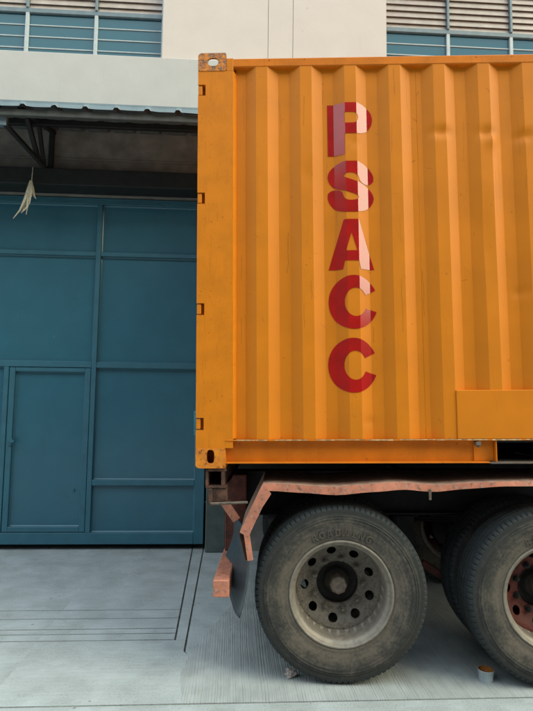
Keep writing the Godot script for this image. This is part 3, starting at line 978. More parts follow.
	for i in 14:
		var x := 0.35 + i * 0.40
		if (x > p0 - 0.1 and x < p1 + 0.1) or (x > L - p1 - 0.1 and x < L - p0 + 0.1): continue
		part_box("cross_member", Vector3(x, 0.03, B + 0.052), Vector3(x + 0.05, 0.1415, -0.064), M.dark_steel, c, 0.0)
	# flat marking plate welded over the corrugations
	var pl := part_box("marking_plate", Vector3(1.552, 0.1675, W_IN - 0.004), Vector3(3.2, 0.455, 0.0015), M.orange, c, 0.003)
	pl.set_meta("label", "flat orange plate over the corrugations")
	# corner castings
	for q in [[0.0, 2.473, 1.0, true], [0.0, 0.0, 1.0, false], [L - 0.178, 2.473, 1.0, true], [L - 0.178, 0.0, 1.0, false], [0.0, 2.473, -1.0, true], [0.0, 0.0, -1.0, false], [L - 0.178, 2.473, -1.0, true], [L - 0.178, 0.0, -1.0, false]]:
		casting(c, q[0], q[1], q[2], q[3], B)
	# the teal end of a door fitting behind the post
	part_box("door_fitting", Vector3(-0.020, 0.19, -0.11), Vector3(-0.002, 0.335, -0.06), M.teal, c, 0.003)
	# painted letters, laid over the folds of the sheet
	letter(c, "P", 0.814, 1.0955, 1.923, 2.257)
	letter(c, "S", 0.810, 1.0950, 1.556, 1.878)
	letter(c, "A", 0.809, 1.0890, 1.196, 1.508)
	letter(c, "C", 0.806, 1.1080, 0.828, 1.158)
	letter(c, "C", 0.798, 1.0970, 0.443, 0.773)

func casting(c, u: float, v: float, s: float, top: bool, B: float):
	var st := new_st()
	var w := 0.178
	var h := 0.118
	var front := 0.003 if s > 0 else B - 0.003
	var t := 0.014
	var ew := 0.033 if top else 0.023
	var eh := 0.026 if top else 0.040
	var cx := w * 0.53 if top else w * 0.50
	var cy := h * 0.50 if top else h * 0.58
	var n := 48
	var outer := []
	var inner := []
	var rc := 0.022 if u < 1.0 else 0.008
	for i in n:
		var a := TAU * i / n
		var d := Vector2(cos(a), sin(a))
		# aperture: rounded slot
		var hole := Vector2(signf(d.x) * pow(absf(d.x), 0.7) * ew, signf(d.y) * pow(absf(d.y), 0.7) * eh)
		inner.append(Vector2(cx, cy) + hole)
		# outline, rounded on its outer top or bottom corner
		var far := 1e9
		if absf(d.x) > 1e-6: far = minf(far, ((w - cx) if d.x > 0 else cx) / absf(d.x))
		if absf(d.y) > 1e-6: far = minf(far, ((h - cy) if d.y > 0 else cy) / absf(d.y))
		var q := Vector2(cx, cy) + d * far
		var cc := Vector2(rc, h - rc) if top else Vector2(rc, rc)
		if q.x < rc and ((top and q.y > h - rc) or (not top and q.y < rc)):
			q = cc + (q - cc).normalized() * rc
		outer.append(q)
	var P := func(p: Vector2, z: float) -> Vector3: return Vector3(u + p.x, v + p.y, z)
	var mid := Vector3(u + w / 2, v + h / 2, front - s * 0.08)
	for i in n:
		var j := (i + 1) % n
		quad_out(st, P.call(outer[i], front), P.call(outer[j], front), P.call(inner[j], front), P.call(inner[i], front), mid)
		quad_out(st, P.call(inner[i], front), P.call(inner[j], front), P.call(inner[j], front - s * t), P.call(inner[i], front - s * t), P.call(Vector2(cx, cy), front - s * t) + (P.call(inner[i], 0) - P.call(Vector2(cx, cy), 0)) * 3.0)
		# sides of the block; the upper face of a top casting is left open where its slot is
		var my: float = (outer[i].y + outer[j].y) / 2
		var mx: float = (outer[i].x + outer[j].x) / 2
		if top and my > h - 0.001 and mx > w * 0.25 and mx < w * 0.8:
			quad_out(st, P.call(outer[i], front), P.call(outer[j], front), P.call(outer[j], front - s * 0.03), P.call(outer[i], front - s * 0.03), mid)
			quad_out(st, P.call(outer[i], front - s * 0.13), P.call(outer[j], front - s * 0.13), P.call(outer[j], front - s * 0.162), P.call(outer[i], front - s * 0.162), mid)
		else:
			quad_out(st, P.call(outer[i], front), P.call(outer[j], front), P.call(outer[j], front - s * 0.162), P.call(outer[i], front - s * 0.162), mid)
		tri_out(st, P.call(outer[i], front - s * 0.162), P.call(outer[j], front - s * 0.162), P.call(Vector2(cx, cy), front - s * 0.162), mid)
	put("corner_casting", st, M.casting if top else M.casting_low, c)

func spline(pts: Array, per := 6) -> Array:
	var out := []
	for i in pts.size() - 1:
		var p0: Vector2 = pts[maxi(i - 1, 0)]
		var p1: Vector2 = pts[i]
		var p2: Vector2 = pts[i + 1]
		var p3: Vector2 = pts[mini(i + 2, pts.size() - 1)]
		for k in per:
			out.append(p1.cubic_interpolate(p2, p0, p3, k / float(per)))
	out.append(pts[pts.size() - 1])
	return out

var s_line := []

func inside(ch: String, x: float, y: float) -> bool:
	match ch:
		"P":
			if y < 0 or y > 1 or x < 0: return false
			var counter := x > 0.36 and y > 0.605 and y < 0.815 and (x < 0.56 or pow((x - 0.56) / 0.11, 2) + pow((y - 0.71) / 0.105, 2) < 1.0)
			if counter: return false
			if x < 0.36: return true
			if y < 0.40: return false
			return x < 0.62 or pow((x - 0.62) / 0.38, 2) + pow((y - 0.70) / 0.30, 2) < 1.0
		"S":
			if s_line.is_empty():
				s_line = spline([Vector2(0.85, 0.66), Vector2(0.80, 0.76), Vector2(0.68, 0.855), Vector2(0.49, 0.893), Vector2(0.29, 0.855), Vector2(0.172, 0.735), Vector2(0.235, 0.600), Vector2(0.48, 0.510), Vector2(0.73, 0.420), Vector2(0.832, 0.275), Vector2(0.72, 0.145), Vector2(0.49, 0.105), Vector2(0.29, 0.145), Vector2(0.19, 0.24), Vector2(0.155, 0.345)])
			var asp := 0.72
			var best := 1e9
			var q := Vector2(x * asp, y)
			for i in s_line.size() - 1:
				var a := Vector2(s_line[i].x * asp, s_line[i].y)
				var b := Vector2(s_line[i + 1].x * asp, s_line[i + 1].y)
				var t := (q - a).dot(b - a) / (b - a).length_squared()
				if i == 0 and t < 0.0: continue
				if i == s_line.size() - 2 and t > 1.0: continue
				best = minf(best, q.distance_to(a.lerp(b, clampf(t, 0, 1))))
			return best < 0.120
		"A":
			if y < 0 or y > 1: return false
			var lean := 0.335 * y
			if x < lean or x > 1.0 - lean: return false
			if y < 0.17 and absf(x - 0.5) < 0.155 + 0.04 * (0.17 - y) / 0.17: return false
			if y > 0.37 and y < 0.74 and absf(x - 0.5) < 0.125 * (0.74 - y) / 0.37: return false
			return true
		"C":
			if pow((x - 0.5) / 0.5, 2) + pow((y - 0.5) / 0.5, 2) > 1.0: return false
			if pow((x - 0.54) / 0.225, 2) + pow((y - 0.5) / 0.265, 2) < 1.0: return false
			if x > 0.56:
				var up := 0.565 + (x - 0.60) * 0.46
				var dn := 0.425 - (x - 0.60) * 0.28
				if y < up and y > dn: return false
			return true
	return false

func letter(c, ch: String, ua: float, ub: float, va: float, vb: float):
	var st := new_st()
	var cuts := []
	var n := 110
	for i in n + 1: cuts.append(lerpf(ua, ub, i / float(n)))
	var k := -2
	while k < 8:
		for q in [0.0, 0.068, 0.138, 0.206]:
			var u: float = U0 + 0.278 * k + q
			if u > ua and u < ub: cuts.append(u)
		k += 1
	cuts.sort()
	var spans := func(u: float) -> Array:
		var x: float = (u - ua) / (ub - ua)
		var out := []
		var was := false
		var start := 0.0
		var m := 260
		for j in m + 2:
			var y := (j - 0.5) / m
			var now := inside(ch, x, y)
			if now != was:
				var lo := (j - 1.5) / m
				var hi := y
				for r in 7:
					var mm := (lo + hi) / 2
					if inside(ch, x, mm) == was: lo = mm
					else: hi = mm
				if now: start = hi
				else: out.append([start, hi])
			was = now
		if was: out.append([start, 1.0])
		return out
	var wave := FastNoiseLite.new()
	wave.seed = 4; wave.frequency = 0.9; wave.fractal_octaves = 2
	var P := func(u: float, y: float) -> Vector3:
		var v := lerpf(va, vb, y)
		return Vector3(u, v, fold(u) + 0.0022 + dents(u, v) + 0.0010 * wave.get_noise_2d(u * 1.5, v))
	for i in cuts.size() - 1:
		var u1: float = cuts[i]
		var u2: float = cuts[i + 1]
		if u2 - u1 < 1e-5: continue
		var sa: Array = spans.call(u1 + 1e-5)
		var sb: Array = spans.call(u2 - 1e-5)
		var sm: Array = spans.call((u1 + u2) / 2)
		if sa.size() != sb.size() or sa.size() != sm.size():
			sa = sm; sb = sm
		for j in sa.size():
			var parts := 4
			for r in parts:
				var f0 := r / float(parts)
				var f1 := (r + 1) / float(parts)
				quad(st, P.call(u1, lerpf(sa[j][0], sa[j][1], f0)), P.call(u2, lerpf(sb[j][0], sb[j][1], f0)), P.call(u2, lerpf(sb[j][0], sb[j][1], f1)), P.call(u1, lerpf(sa[j][0], sa[j][1], f1)))
	var o := put("letter", st, M.letter, c)
	o.set_meta("label", "glossy red letter %s" % ch)

# ================================================================ trailer
func make_trailer():
	var t := thing("container_trailer", "faded red skeletal trailer carrying the orange container on dual truck tyres", "trailer", Vector3(REAR.x, 0, REAR.z), TURN)
	var L := 6.2
	# parts that follow the tilt of the load hang from here
	var tilt := deg_to_rad(TILT)
	var place := func(o: Node3D):
		o.position = Vector3(0, REAR.y, 0)
		o.rotation = Vector3(0, 0, tilt)
	var o: Node3D
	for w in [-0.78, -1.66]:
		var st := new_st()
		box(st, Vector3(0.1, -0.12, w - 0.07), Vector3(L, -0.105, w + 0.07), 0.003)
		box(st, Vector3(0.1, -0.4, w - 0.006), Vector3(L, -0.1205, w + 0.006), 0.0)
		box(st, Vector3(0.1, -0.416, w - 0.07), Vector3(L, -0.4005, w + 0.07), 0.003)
		place.call(put("main_beam", st, M.dark_steel, t))  # beam colour made dark to imitate the shade under the container
	for u in [1.45, 2.85, 4.4, 5.8]:
		o = part_box("cross_beam", Vector3(u, -0.34, -1.652), Vector3(u + 0.07, -0.16, -0.788), M.dark_steel, t, 0.004)
		place.call(o)
	# rear bolster: a hollow box section seen end on under the casting
	var st := new_st()
	var bu0 := 0.058
	var bu1 := 0.182
	box(st, Vector3(bu0, -0.020, -2.42), Vector3(bu1, -0.004, -0.012), 0.002)
	box(st, Vector3(bu0, -0.118, -2.42), Vector3(bu1, -0.104, -0.012), 0.002)
	box(st, Vector3(bu0, -0.1035, -2.42), Vector3(bu0 + 0.016, -0.0205, -0.012), 0.0)
	box(st, Vector3(bu1 - 0.03, -0.1035, -2.42), Vector3(bu1 - 0.012, -0.0205, -0.012), 0.0)
	place.call(put("rear_bolster", st, M.rusty, t))
	st = new_st()
	box(st, Vector3(0.085, -0.20, -0.16), Vector3(0.185, -0.1185, -0.02), 0.004)
	box(st, Vector3(0.078, -0.212, -0.17), Vector3(0.098, -0.12, -0.005), 0.002)
	box(st, Vector3(0.098, -0.212, -0.17), Vector3(0.20, -0.2005, -0.005), 0.002)
	place.call(put("twist_lock", st, M.rusty, t))
	st = new_st()
	tube(st, [Vector3(0.09, -0.205, 0.006), Vector3(0.31, -0.196, 0.010)], [0.009, 0.008], 10)
	place.call(put("lock_handle", st, M.cap, t))
	st = new_st()
	bar(st, Vector3(0.155, -0.205, -0.10), Vector3(0.235, -0.33, -0.14), 0.05, 0.012, Vector3(0.85, 0.5, 0))
	place.call(put("brace", st, M.salmon, t))
	# underrun guard on its two posts
	st = new_st()
	box(st, Vector3(0.105, -0.742, -2.36), Vector3(0.200, -0.643, -0.004), 0.006)
	place.call(put("underrun_bar", st, M.salmon, t))
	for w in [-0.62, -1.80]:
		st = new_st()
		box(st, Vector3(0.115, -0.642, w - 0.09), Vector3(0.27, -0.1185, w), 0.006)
		place.call(put("guard_post", st, M.shaded_red, t))  # post colour carries the shade found under the load
	mudguard(t, place, -0.004, 1.0)
	mudguard(t, place, -2.434, -1.0)
	# axles and wheels
	var R := 0.512
	var wheel := make_wheel(M.disc)
	var wheel_red := make_wheel(M.rim_red)
	for i in 2:
		var u := 0.868 + 1.245 * i
		var ax := new_st()
		tube(ax, [Vector3(u, R, -0.42), Vector3(u, R, -2.02)], [0.075, 0.075], 16)
		put("axle", ax, M.dark_steel, t)
		for w in [-0.78, -1.66]:
			ax = new_st()
			for q in 4:
				var ln := 0.46 - q * 0.09
				box(ax, Vector3(u - ln, R + 0.09 + 0.02 * q - 0.08 * 0.0, w - 0.04), Vector3(u + ln, R + 0.105 + 0.02 * q, w + 0.04), 0.002)
			put("leaf_spring", ax, M.dark_steel, t)
		for w in [-0.78, -1.66]:
			part_box("spring_hanger", Vector3(u + 0.47, R + 0.04, w - 0.05), Vector3(u + 0.60, 0.83, w + 0.05), M.dark_steel, t, 0.006)
		var src: Node3D = wheel if i == 0 else wheel_red
		for q in [[-0.155, 0.0], [-0.495, PI], [-1.945, 0.0], [-2.285, PI]]:
			var wh: Node3D = src.duplicate()
			wh.name = "wheel"
			t.add_child(wh, true)
			wh.position = Vector3(u, R, q[0])
			wh.rotation = Vector3(0, q[1], 0)
		# brake drum behind the disc
		for w in [-0.50, -1.94]:
			ax = new_st()
			var cyl := CylinderMesh.new()
			cyl.top_radius = 0.20; cyl.bottom_radius = 0.20; cyl.height = 0.22; cyl.radial_segments = 32
			ax.append_from(cyl, 0, Transform3D(Basis(Vector3.RIGHT, PI / 2), Vector3(u, R, w)))
			var bd := MeshInstance3D.new()
			bd.mesh = ax.commit()
			bd.material_override = M.hub
			bd.name = "brake_drum"
			t.add_child(bd, true)
	wheel.free()
	wheel_red.free()
	# triangular bracket between the wheels
	st = new_st()
	bar(st, Vector3(1.70, 0.40, -0.70), Vector3(1.52, 0.50, -0.74), 0.05, 0.05, Vector3(0, 0, 1))
	put("torque_arm", st, M.rim_red, t)

func mudguard(t, place: Callable, w0: float, s: float):
	# bent sheet over both wheels with a turned down lip
	var g := Node3D.new()
	g.name = "mudguard"
	t.add_child(g, true)
	place.call(g)
	var line := []
	var top := func(u: float) -> float:
		return -0.088 - 0.020 * exp(-pow((u - 0.80) / 0.22, 2)) - 0.011 * exp(-pow((u - 1.42) / 0.14, 2)) + 0.010 * smoothstep(1.5, 2.0, u) + 0.006 * exp(-pow((u - 1.2) / 0.12, 2))
	line.append(Vector2(0.262, -0.372))
	line.append(Vector2(0.300, -0.290))
	line.append(Vector2(0.345, -0.200))
	line.append(Vector2(0.388, -0.112))
	line.append(Vector2(0.402, -0.090))
	var u := 0.43
	while u < 3.0:
		line.append(Vector2(u, top.call(u)))
		u += 0.05
	line.append(Vector2(3.01, -0.10)); line.append(Vector2(3.15, -0.38))
	var st := new_st()
	st.set_smooth_group(3)
	var depth := 0.62
	var n := 6
	for i in line.size() - 1:
		var a: Vector2 = line[i]
		var b: Vector2 = line[i + 1]
		for k in n:
			var z0 := w0 - s * depth * k / n
			var z1 := w0 - s * depth * (k + 1) / n
			quad_out(st, Vector3(a.x, a.y, z0), Vector3(b.x, b.y, z0), Vector3(b.x, b.y, z1), Vector3(a.x, a.y, z1), Vector3((a.x + b.x) / 2 + 0.1, a.y - 1.0, z0))
	put("sheet", st, M.dusty_top, g)
	# lip: hangs below the edge, uneven like the bent original
	st = new_st()
	var inn := []
	for i in line.size():
		var p: Vector2 = line[i]
		var d: Vector2 = (line[mini(i + 1, line.size() - 1)] - line[maxi(i - 1, 0)]).normalized()
		var nrm := Vector2(d.y, -d.x)
		var hgt := 0.046 + 0.002 * sin(p.x * 9.0) + 0.002 * sin(p.x * 23.0 + 1.0)
		hgt *= lerpf(1.0, 0.62, smoothstep(1.1, 1.8, p.x))
		if i < 3: hgt = 0.058
		if i == 3 or i == 4: nrm = Vector2(0.62, -0.78); hgt = 0.075
		inn.append(p + nrm * hgt)
	for i in line.size() - 1:
		var a := Vector3(line[i].x, line[i].y, w0)
		var b := Vector3(line[i + 1].x, line[i + 1].y, w0)
		var bulge := 0.006 * sin(line[i].x * 7.0) * s
		var bulge2 := 0.006 * sin(line[i + 1].x * 7.0) * s
		var c := Vector3(inn[i + 1].x, inn[i + 1].y, w0 + 0.004 * s + bulge2)
		var d := Vector3(inn[i].x, inn[i].y, w0 + 0.004 * s + bulge)
		quad_out(st, a, b, c, d, Vector3(a.x, a.y, w0 - s))
		quad_out(st, a - Vector3(0, 0, 0.005 * s), b - Vector3(0, 0, 0.005 * s), c - Vector3(0, 0, 0.005 * s), d - Vector3(0, 0, 0.005 * s), Vector3(a.x, a.y, w0 + s))
		quad_out(st, d, c, c - Vector3(0, 0, 0.005 * s), d - Vector3(0, 0, 0.005 * s), (a + b) / 2)
	put("lip", st, M.salmon, g)
	# splice clip and its hanging screw
	st = new_st()
	box(st, Vector3(1.37, -0.185, w0 + s * 0.008 - 0.004), Vector3(1.385, -0.122, w0 + s * 0.008 + 0.004), 0.002)
	put("clip", st, M.cap, g)
	# stay that carries the flap
	st = new_st()
	bar(st, Vector3(0.298, -0.345, w0), Vector3(0.325, -0.53, w0 + 0.01 * s), 0.034, 0.006, Vector3(1, 0, 0))
	put("stay", st, M.salmon, g)
	st = new_st()
	bar(st, Vector3(0.262, -0.37, w0 - 0.05 * s), Vector3(0.305, -0.535, w0 - 0.03 * s), 0.03, 0.008, Vector3(0.8, 0, -0.6))
	put("stay", st, M.rusty, g)
	# rubber flap, curled at its foot
	st = new_st()
	st.set_smooth_group(5)
	var F := func(a: float, b: float) -> Vector3:      # a: down, b: inwards
		var uu := 0.300 - 0.13 * b + 0.020 * sin(PI * a) - 0.040 * a * a
		var lo := -0.84 + 0.16 * pow(maxf(0.0, b - 0.12), 1.0) * 1.4
		return Vector3(uu - 0.10 * a * b * (1.0 - b), lerpf(-0.36, maxf(lo, -0.84), a), w0 - s * (0.01 + 0.55 * b - 0.05 * a * a))
	var nn := 16
	for i in nn:
		for k in nn:
			var A: Vector3 = F.call(i / 16.0, k / 16.0)
			var B: Vector3 = F.call((i + 1) / 16.0, k / 16.0)
			var C: Vector3 = F.call((i + 1) / 16.0, (k + 1) / 16.0)
			var D: Vector3 = F.call(i / 16.0, (k + 1) / 16.0)
			var off := Vector3(0.008, 0, 0)
			quad_out(st, A + off, B + off, C + off, D + off, A - Vector3(1, 0, 0))
			quad_out(st, A, B, C, D, A + Vector3(1, 0, 0))
			if k == 0: quad_out(st, A, B, B + off, A + off, A - Vector3(0, 0, s))
			if i == nn - 1: quad_out(st, B, C, C + off, B + off, B + Vector3(0, 1, 0))
	put("mud_flap", st, M.flap, g)

func make_wheel(disc_mat: Material) -> Node3D:
	var w := Node3D.new()
	var R := 0.512
	# ---- tyre
	var ty := Node3D.new()
	ty.name = "tyre"
	w.add_child(ty)
	var side := [Vector2(0.298, 0.100), Vector2(0.302, 0.112), Vector2(0.312, 0.1185), Vector2(0.316, 0.1190), Vector2(0.319, 0.1215), Vector2(0.323, 0.1215), Vector2(0.326, 0.1205), Vector2(0.345, 0.1265), Vector2(0.370, 0.132), Vector2(0.395, 0.1345), Vector2(0.415, 0.1340), Vector2(0.418, 0.1355), Vector2(0.422, 0.1350), Vector2(0.434, 0.1325), Vector2(0.436, 0.1345), Vector2(0.439, 0.1342), Vector2(0.441, 0.1312), Vector2(0.446, 0.1300), Vector2(0.448, 0.1315), Vector2(0.451, 0.1310), Vector2(0.455, 0.1275), Vector2(0.468, 0.1250), Vector2(0.472, 0.1255), Vector2(0.484, 0.1226)]
	var st := new_st()
	lathe_uv(st, side, 144, 1.0)
	lathe_uv(st, side, 144, -1.0)
	put("sidewall", st, M.sidewall, ty)
	# tread with circumferential grooves and notched shoulders
	var tr := [Vector2(0.484, 0.1226), Vector2(0.486, 0.1220), Vector2(0.498, 0.115), Vector2(0.5045, 0.104), Vector2(0.507, 0.092)]
	var half := []
	for z in [0.062, 0.024]:
		half.append_array([Vector2(0.5085, z + 0.008), Vector2(0.496, z + 0.005), Vector2(0.496, z - 0.005), Vector2(0.510, z - 0.008)])
	tr.append_array(half)
	tr.append(Vector2(0.511, 0.0))
	var full := tr.duplicate()
	for i in range(tr.size() - 2, -1, -1): full.append(Vector2(tr[i].x, -tr[i].y))
	var shape := func(p: Vector2, k: int, _i: int) -> float:
		var z := absf(p.y)
		if z > 0.10 and z < 0.1225 and (k % 4) == 0: return p.x - 0.009
		if z > 0.085 and z < 0.10 and (k % 4) == 0: return p.x - 0.004
		if z < 0.05 and p.x > 0.505 and (k % 4) == 2: return p.x - 0.002
		return p.x
	st = new_st()
	lathe(st, _flip2(full), 372, false, shape)
	put("tread", st, M.rubber, ty)
	# raised name round the upper sidewall
	st = new_st()
	var word := "ROADWING"
	var font := SystemFont.new()
	font.font_names = PackedStringArray(["Droid Sans"])
	font.font_weight = 700
	for i in word.length():
		var tm := TextMesh.new()
		tm.text = word[i]
		tm.font = font
		tm.font_size = 32
		tm.pixel_size = 0.0016
		tm.depth = 0.006
		tm.curve_step = 2.0
		var a := PI / 2 - deg_to_rad((i - 3.5) * 7.6)
		var r := 0.355
		var up := Vector3(cos(a), sin(a), 0)
		var rt := Vector3(sin(a), -cos(a), 0)
		var fw := (Vector3(0, 0, 1) + up * -0.16).normalized()
		var up2 := (up - fw * up.dot(fw)).normalized()
		st.append_from(tm, 0, Transform3D(Basis(rt * 1.05, up2 * 1.15, fw), up * r + Vector3(0, 0, 0.1305)))
	var o := MeshInstance3D.new()
	o.mesh = st.commit()
	o.material_override = M.dusty
	o.name = "raised_lettering"
	ty.add_child(o)
	# ---- rim: lip, barrel and deep disc with hand holes
	var rim := Node3D.new()
	rim.name = "rim"
	w.add_child(rim)
	st = new_st()
	lathe(st, _flip([Vector2(0.262, -0.06), Vector2(0.266, 0.04), Vector2(0.270, 0.085), Vector2(0.278, 0.096), Vector2(0.288, 0.101), Vector2(0.292, 0.116), Vector2(0.297, 0.1225), Vector2(0.304, 0.1235), Vector2(0.308, 0.119), Vector2(0.308, 0.106), Vector2(0.298, 0.099)]), 96)
	lathe(st, [Vector2(0.262, -0.06), Vector2(0.268, -0.12), Vector2(0.30, -0.125), Vector2(0.302, -0.115)], 64)
	put("barrel", st, M.rim, rim)
	st = new_st()
	var holes := 9
	var zc := func(r: float) -> float: return lerpf(-0.092, -0.040, smoothstep(0.150, 0.262, r))
	var rh := 0.205
	var half_a := PI / holes
	for h in holes:
		var mid_a := PI / 2 + 0.20 + TAU * h / holes
		var hole := []
		var rimp := []
		var nb := 40
		for i in nb:
			var a := TAU * i / nb
			var d := Vector2(cos(a), sin(a))          # x radial, y tangential
			var hp := Vector2(rh + d.x * 0.025, d.y * 0.029)
			hole.append([hp.x, hp.y / rh])
			# to the border of the sector in (r, angle)
			var far := 1e9
			if absf(d.x) > 1e-6: far = minf(far, ((0.276 - rh) if d.x > 0 else (rh - 0.150)) / absf(d.x))
			if absf(d.y) > 1e-6: far = minf(far, half_a * rh / absf(d.y))
			rimp.append([rh + d.x * far, d.y * far / rh])
		# sector corners
		var PV := func(q: Array, dz: float) -> Vector3:
			var an: float = mid_a + q[1]
			return Vector3(cos(an) * q[0], sin(an) * q[0], zc.call(q[0]) + dz)
		for i in nb:
			var j := (i + 1) % nb
			var inner_m := PackedFloat32Array([0.0, 0.5, 1.0])
			for s in 2:
				var L := func(idx: int, f: float) -> Array:
					return [lerpf(hole[idx][0], rimp[idx][0], f), lerpf(hole[idx][1], rimp[idx][1], f)]
				quad_out(st, PV.call(L.call(i, inner_m[s]), 0), PV.call(L.call(j, inner_m[s]), 0), PV.call(L.call(j, inner_m[s + 1]), 0), PV.call(L.call(i, inner_m[s + 1]), 0), Vector3(0, 0, -2))
			# corner filler where the border turns
			quad_out(st, PV.call(hole[i], 0), PV.call(hole[j], 0), PV.call(hole[j], -0.012), PV.call(hole[i], -0.012), PV.call([rh + (hole[i][0] - rh) * 3.0, hole[i][1] * 3.0], 0))
		for e in [[0.276, half_a], [0.276, -half_a], [0.150, half_a], [0.150, -half_a]]:
			# triangle from the corner to the nearest border point on each of its two edges
			var c1 := 0
			var c2 := 0
			var d1 := 1e9
			var d2 := 1e9
			for i in nb:
				var dr: float = absf(rimp[i][0] - e[0])
				var da: float = absf(rimp[i][1] - e[1]) * rh
				if dr < 1e-5 and da < d1: d1 = da; c1 = i
				if da < 1e-5 and dr < d2: d2 = dr; c2 = i
			tri_out(st, PV.call(e, 0), PV.call(rimp[c1], 0), PV.call(rimp[c2], 0), Vector3(0, 0, -2))
	lathe(st, _flip([Vector2(0.128, -0.115), Vector2(0.130, -0.094), Vector2(0.150, -0.092)]), 64)
	put("disc", st, disc_mat, rim)
	# hub in the bore of the disc
	st = new_st()
	lathe(st, _flip([Vector2(0.0, 0.0), Vector2(0.02, -0.0005)]), 8)
	st = new_st()
	var hb := [Vector2(0.134, -0.095), Vector2(0.131, -0.150), Vector2(0.122, -0.158), Vector2(0.080, -0.158), Vector2(0.076, -0.118), Vector2(0.050, -0.116)]
	hb.reverse()
	lathe(st, _flip2(hb), 64)
	put("hub", st, M.hub, w)
	st = new_st()
	var cp := [Vector2(0.056, -0.118), Vector2(0.054, -0.034), Vector2(0.047, -0.026), Vector2(0.032, -0.022), Vector2(0.028, -0.025), Vector2(0.0, -0.024)]
	cp.reverse()
	lathe(st, _flip2(cp), 8, false)
	put("hub_cap", st, M.cap, w)
	for h in holes:
		var a := PI / 2 + 0.20 + TAU * (h + 0.5) / holes
		st = new_st()
		var cc := Vector3(cos(a) * 0.152, sin(a) * 0.152, 0)
		var z := -0.094
		for q in [[0.024, 0.010, 12], [0.0165, 0.032, 6], [0.009, 0.045, 10]]:
			var cyl := CylinderMesh.new()
			cyl.top_radius = q[0] * 0.94; cyl.bottom_radius = q[0]; cyl.height = q[1]; cyl.radial_segments = q[2]; cyl.rings = 0
			st.append_from(cyl, 0, Transform3D(Basis(Vector3.RIGHT, PI / 2), cc + Vector3(0, 0, z + q[1] / 2)))
		var nm := MeshInstance3D.new()
		nm.mesh = st.commit()
		nm.material_override = M.disc if disc_mat == M.disc else M.hub
		nm.name = "wheel_nut"
		w.add_child(nm, true)
	return w

func _flip(a: Array) -> Array:
	return a

func _flip2(a: Array) -> Array:
	var b := a.duplicate()
	b.reverse()
	return b

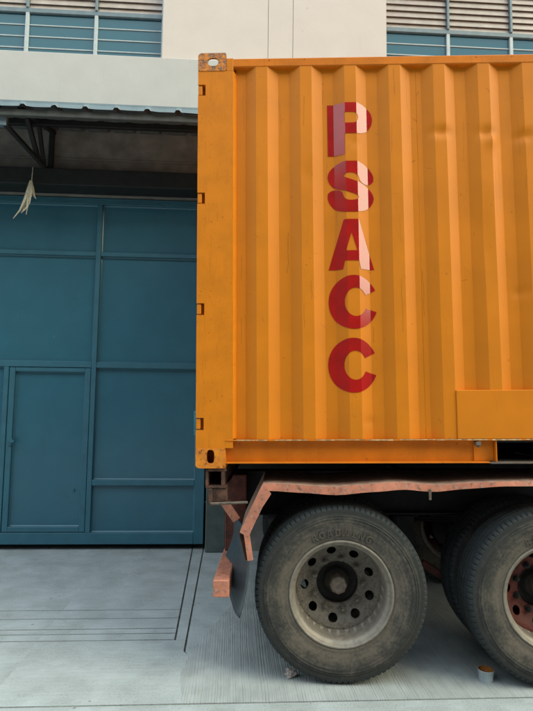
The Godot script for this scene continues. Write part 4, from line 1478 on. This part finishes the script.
# ================================================================ small things
func make_small_things():
	# dried sprig hanging before the gate
	var z := -5.72
	var top: Vector3 = pix(32, 176, z)
	var sp := thing("dried_sprig", "pale dried plant sprig hanging on a thread below the awning", "dried plant", top)
	var rel := func(x: float, y: float, dz: float) -> Vector3: return pix(x, y, z + dz) - top
	var st := new_st()
	tube(st, [rel.call(32.8, 167, 0), rel.call(32.4, 172, 0), rel.call(31.5, 182, 0)], [0.0035, 0.0035, 0.005], 6)
	put("thread", st, M.straw, sp)
	for q in [
		[[31, 181, 0.0], [29, 189, 0.01], [25, 199, 0.03], [20, 210, 0.03], [13, 218.5, 0.02]],
		[[31, 182, 0.0], [29.5, 193, 0.02], [28, 203, 0.02], [26, 214.5, 0.0]],
		[[31, 182, 0.0], [32.5, 190, -0.02], [34, 196, -0.02], [36, 199, -0.01]],
		[[30, 184, 0.0], [27.5, 192, -0.02], [26.5, 201, -0.03], [22, 212, -0.03]],
		[[30.5, 190, 0.0], [28.5, 200, 0.03], [27, 207, 0.05], [21, 213, 0.06]],
		[[31, 183, 0.0], [31, 191, 0.03], [30, 198, 0.05], [29.5, 204, 0.06]]]:
		st = new_st()
		var path := []
		var radii := []
		for i in q.size():
			path.append(rel.call(q[i][0], q[i][1], q[i][2]))
			radii.append([0.016, 0.024, 0.016, 0.010, 0.003][i] if q.size() == 5 else [0.015, 0.020, 0.011, 0.003][i])
		tube(st, path, radii, 7)
		put("strand", st, M.straw, sp)
	# cut paper cup
	var cp: Vector3 = pix_ground(486.0, 680.0)
	var cup := thing("paper_cup", "cut down white paper cup with orange inside beside the tyre", "cup", cp)
	st = new_st()
	lathe(st, [Vector2(0.0405, 0.0), Vector2(0.0455, 0.060), Vector2(0.047, 0.061), Vector2(0.0472, 0.064), Vector2(0.044, 0.0635)], 40)
	var o := put("wall", st, M.cup, cup)
	o.rotation = Vector3(-PI / 2, 0, 0)
	o.scale = Vector3(1, 1, 1)
	st = new_st()
	lathe(st, [Vector2(0.0437, 0.063), Vector2(0.040, 0.012), Vector2(0.0, 0.010)], 40)
	o = put("lining", st, M.cup_in, cup)
	o.rotation = Vector3(-PI / 2, 0, 0)
	# crumpled wrapper
	var wp: Vector3 = pix_ground(289.5, 677.0)
	var wr := thing("crumpled_wrapper", "small crumpled pale plastic wrapper lying beside the tyre", "litter", wp)
	var rng := RandomNumberGenerator.new()
	rng.seed = 3
	for k in 3:
		st = new_st()
		var c := Vector3(rng.randf_range(-0.018, 0.018), 0.016 + 0.006 * k, rng.randf_range(-0.012, 0.012))
		var rad := []
		var nl := 6
		var nm := 9
		for i in nl + 1:
			var row := []
			for j in nm: row.append(rng.randf_range(0.65, 1.25))
			rad.append(row)
		var V := func(i: int, j: int) -> Vector3:
			var th := PI * i / nl
			var r: float = rad[i][j % nm] if (i > 0 and i < nl) else 0.9
			var p := c + Vector3(sin(th) * cos(TAU * j / nm) * 0.030, cos(th) * 0.022, sin(th) * sin(TAU * j / nm) * 0.026) * r
			p.y = maxf(p.y, 0.0)
			return p
		for i in nl:
			for j in nm:
				quad_out(st, V.call(i, j), V.call(i, j + 1), V.call(i + 1, j + 1), V.call(i + 1, j), c)
		put("fold", st, M.wrap, wr)

# ================================================================ across the street, mirrored in the paint and the panes
func make_street():
	var b := thing("street_building", "tall grey street building standing opposite the warehouse", "building", Vector3(0, 0, 10.5))
	part_box("wall", Vector3(-40, 0, 0), Vector3(17, 12.6, 9), M.street_wall, b, 0.02)
	part_box("roof", Vector3(-40.3, 12.601, -0.3), Vector3(17.3, 12.9, 9.3), M.lintel, b, 0.03)
	for k in 3:
		for i in 11:
			var x := -37.0 + i * 4.9
			var y := 0.9 + 3.6 * k
			part_box("window", Vector3(x, y, -0.03), Vector3(x + 2.2, y + 1.7, 0.001), M.glass, b, 0.01)
	var c := thing("street_shed", "low grey shed further along the opposite side of the street", "building", Vector3(17.5, 0, 10.5))
	part_box("wall", Vector3(0, 0, 0), Vector3(45, 7.2, 9), M.street_wall, c, 0.02)
	part_box("roof", Vector3(-0.2, 7.201, -0.4), Vector3(45.4, 7.45, 9.3), M.lintel, c, 0.03)
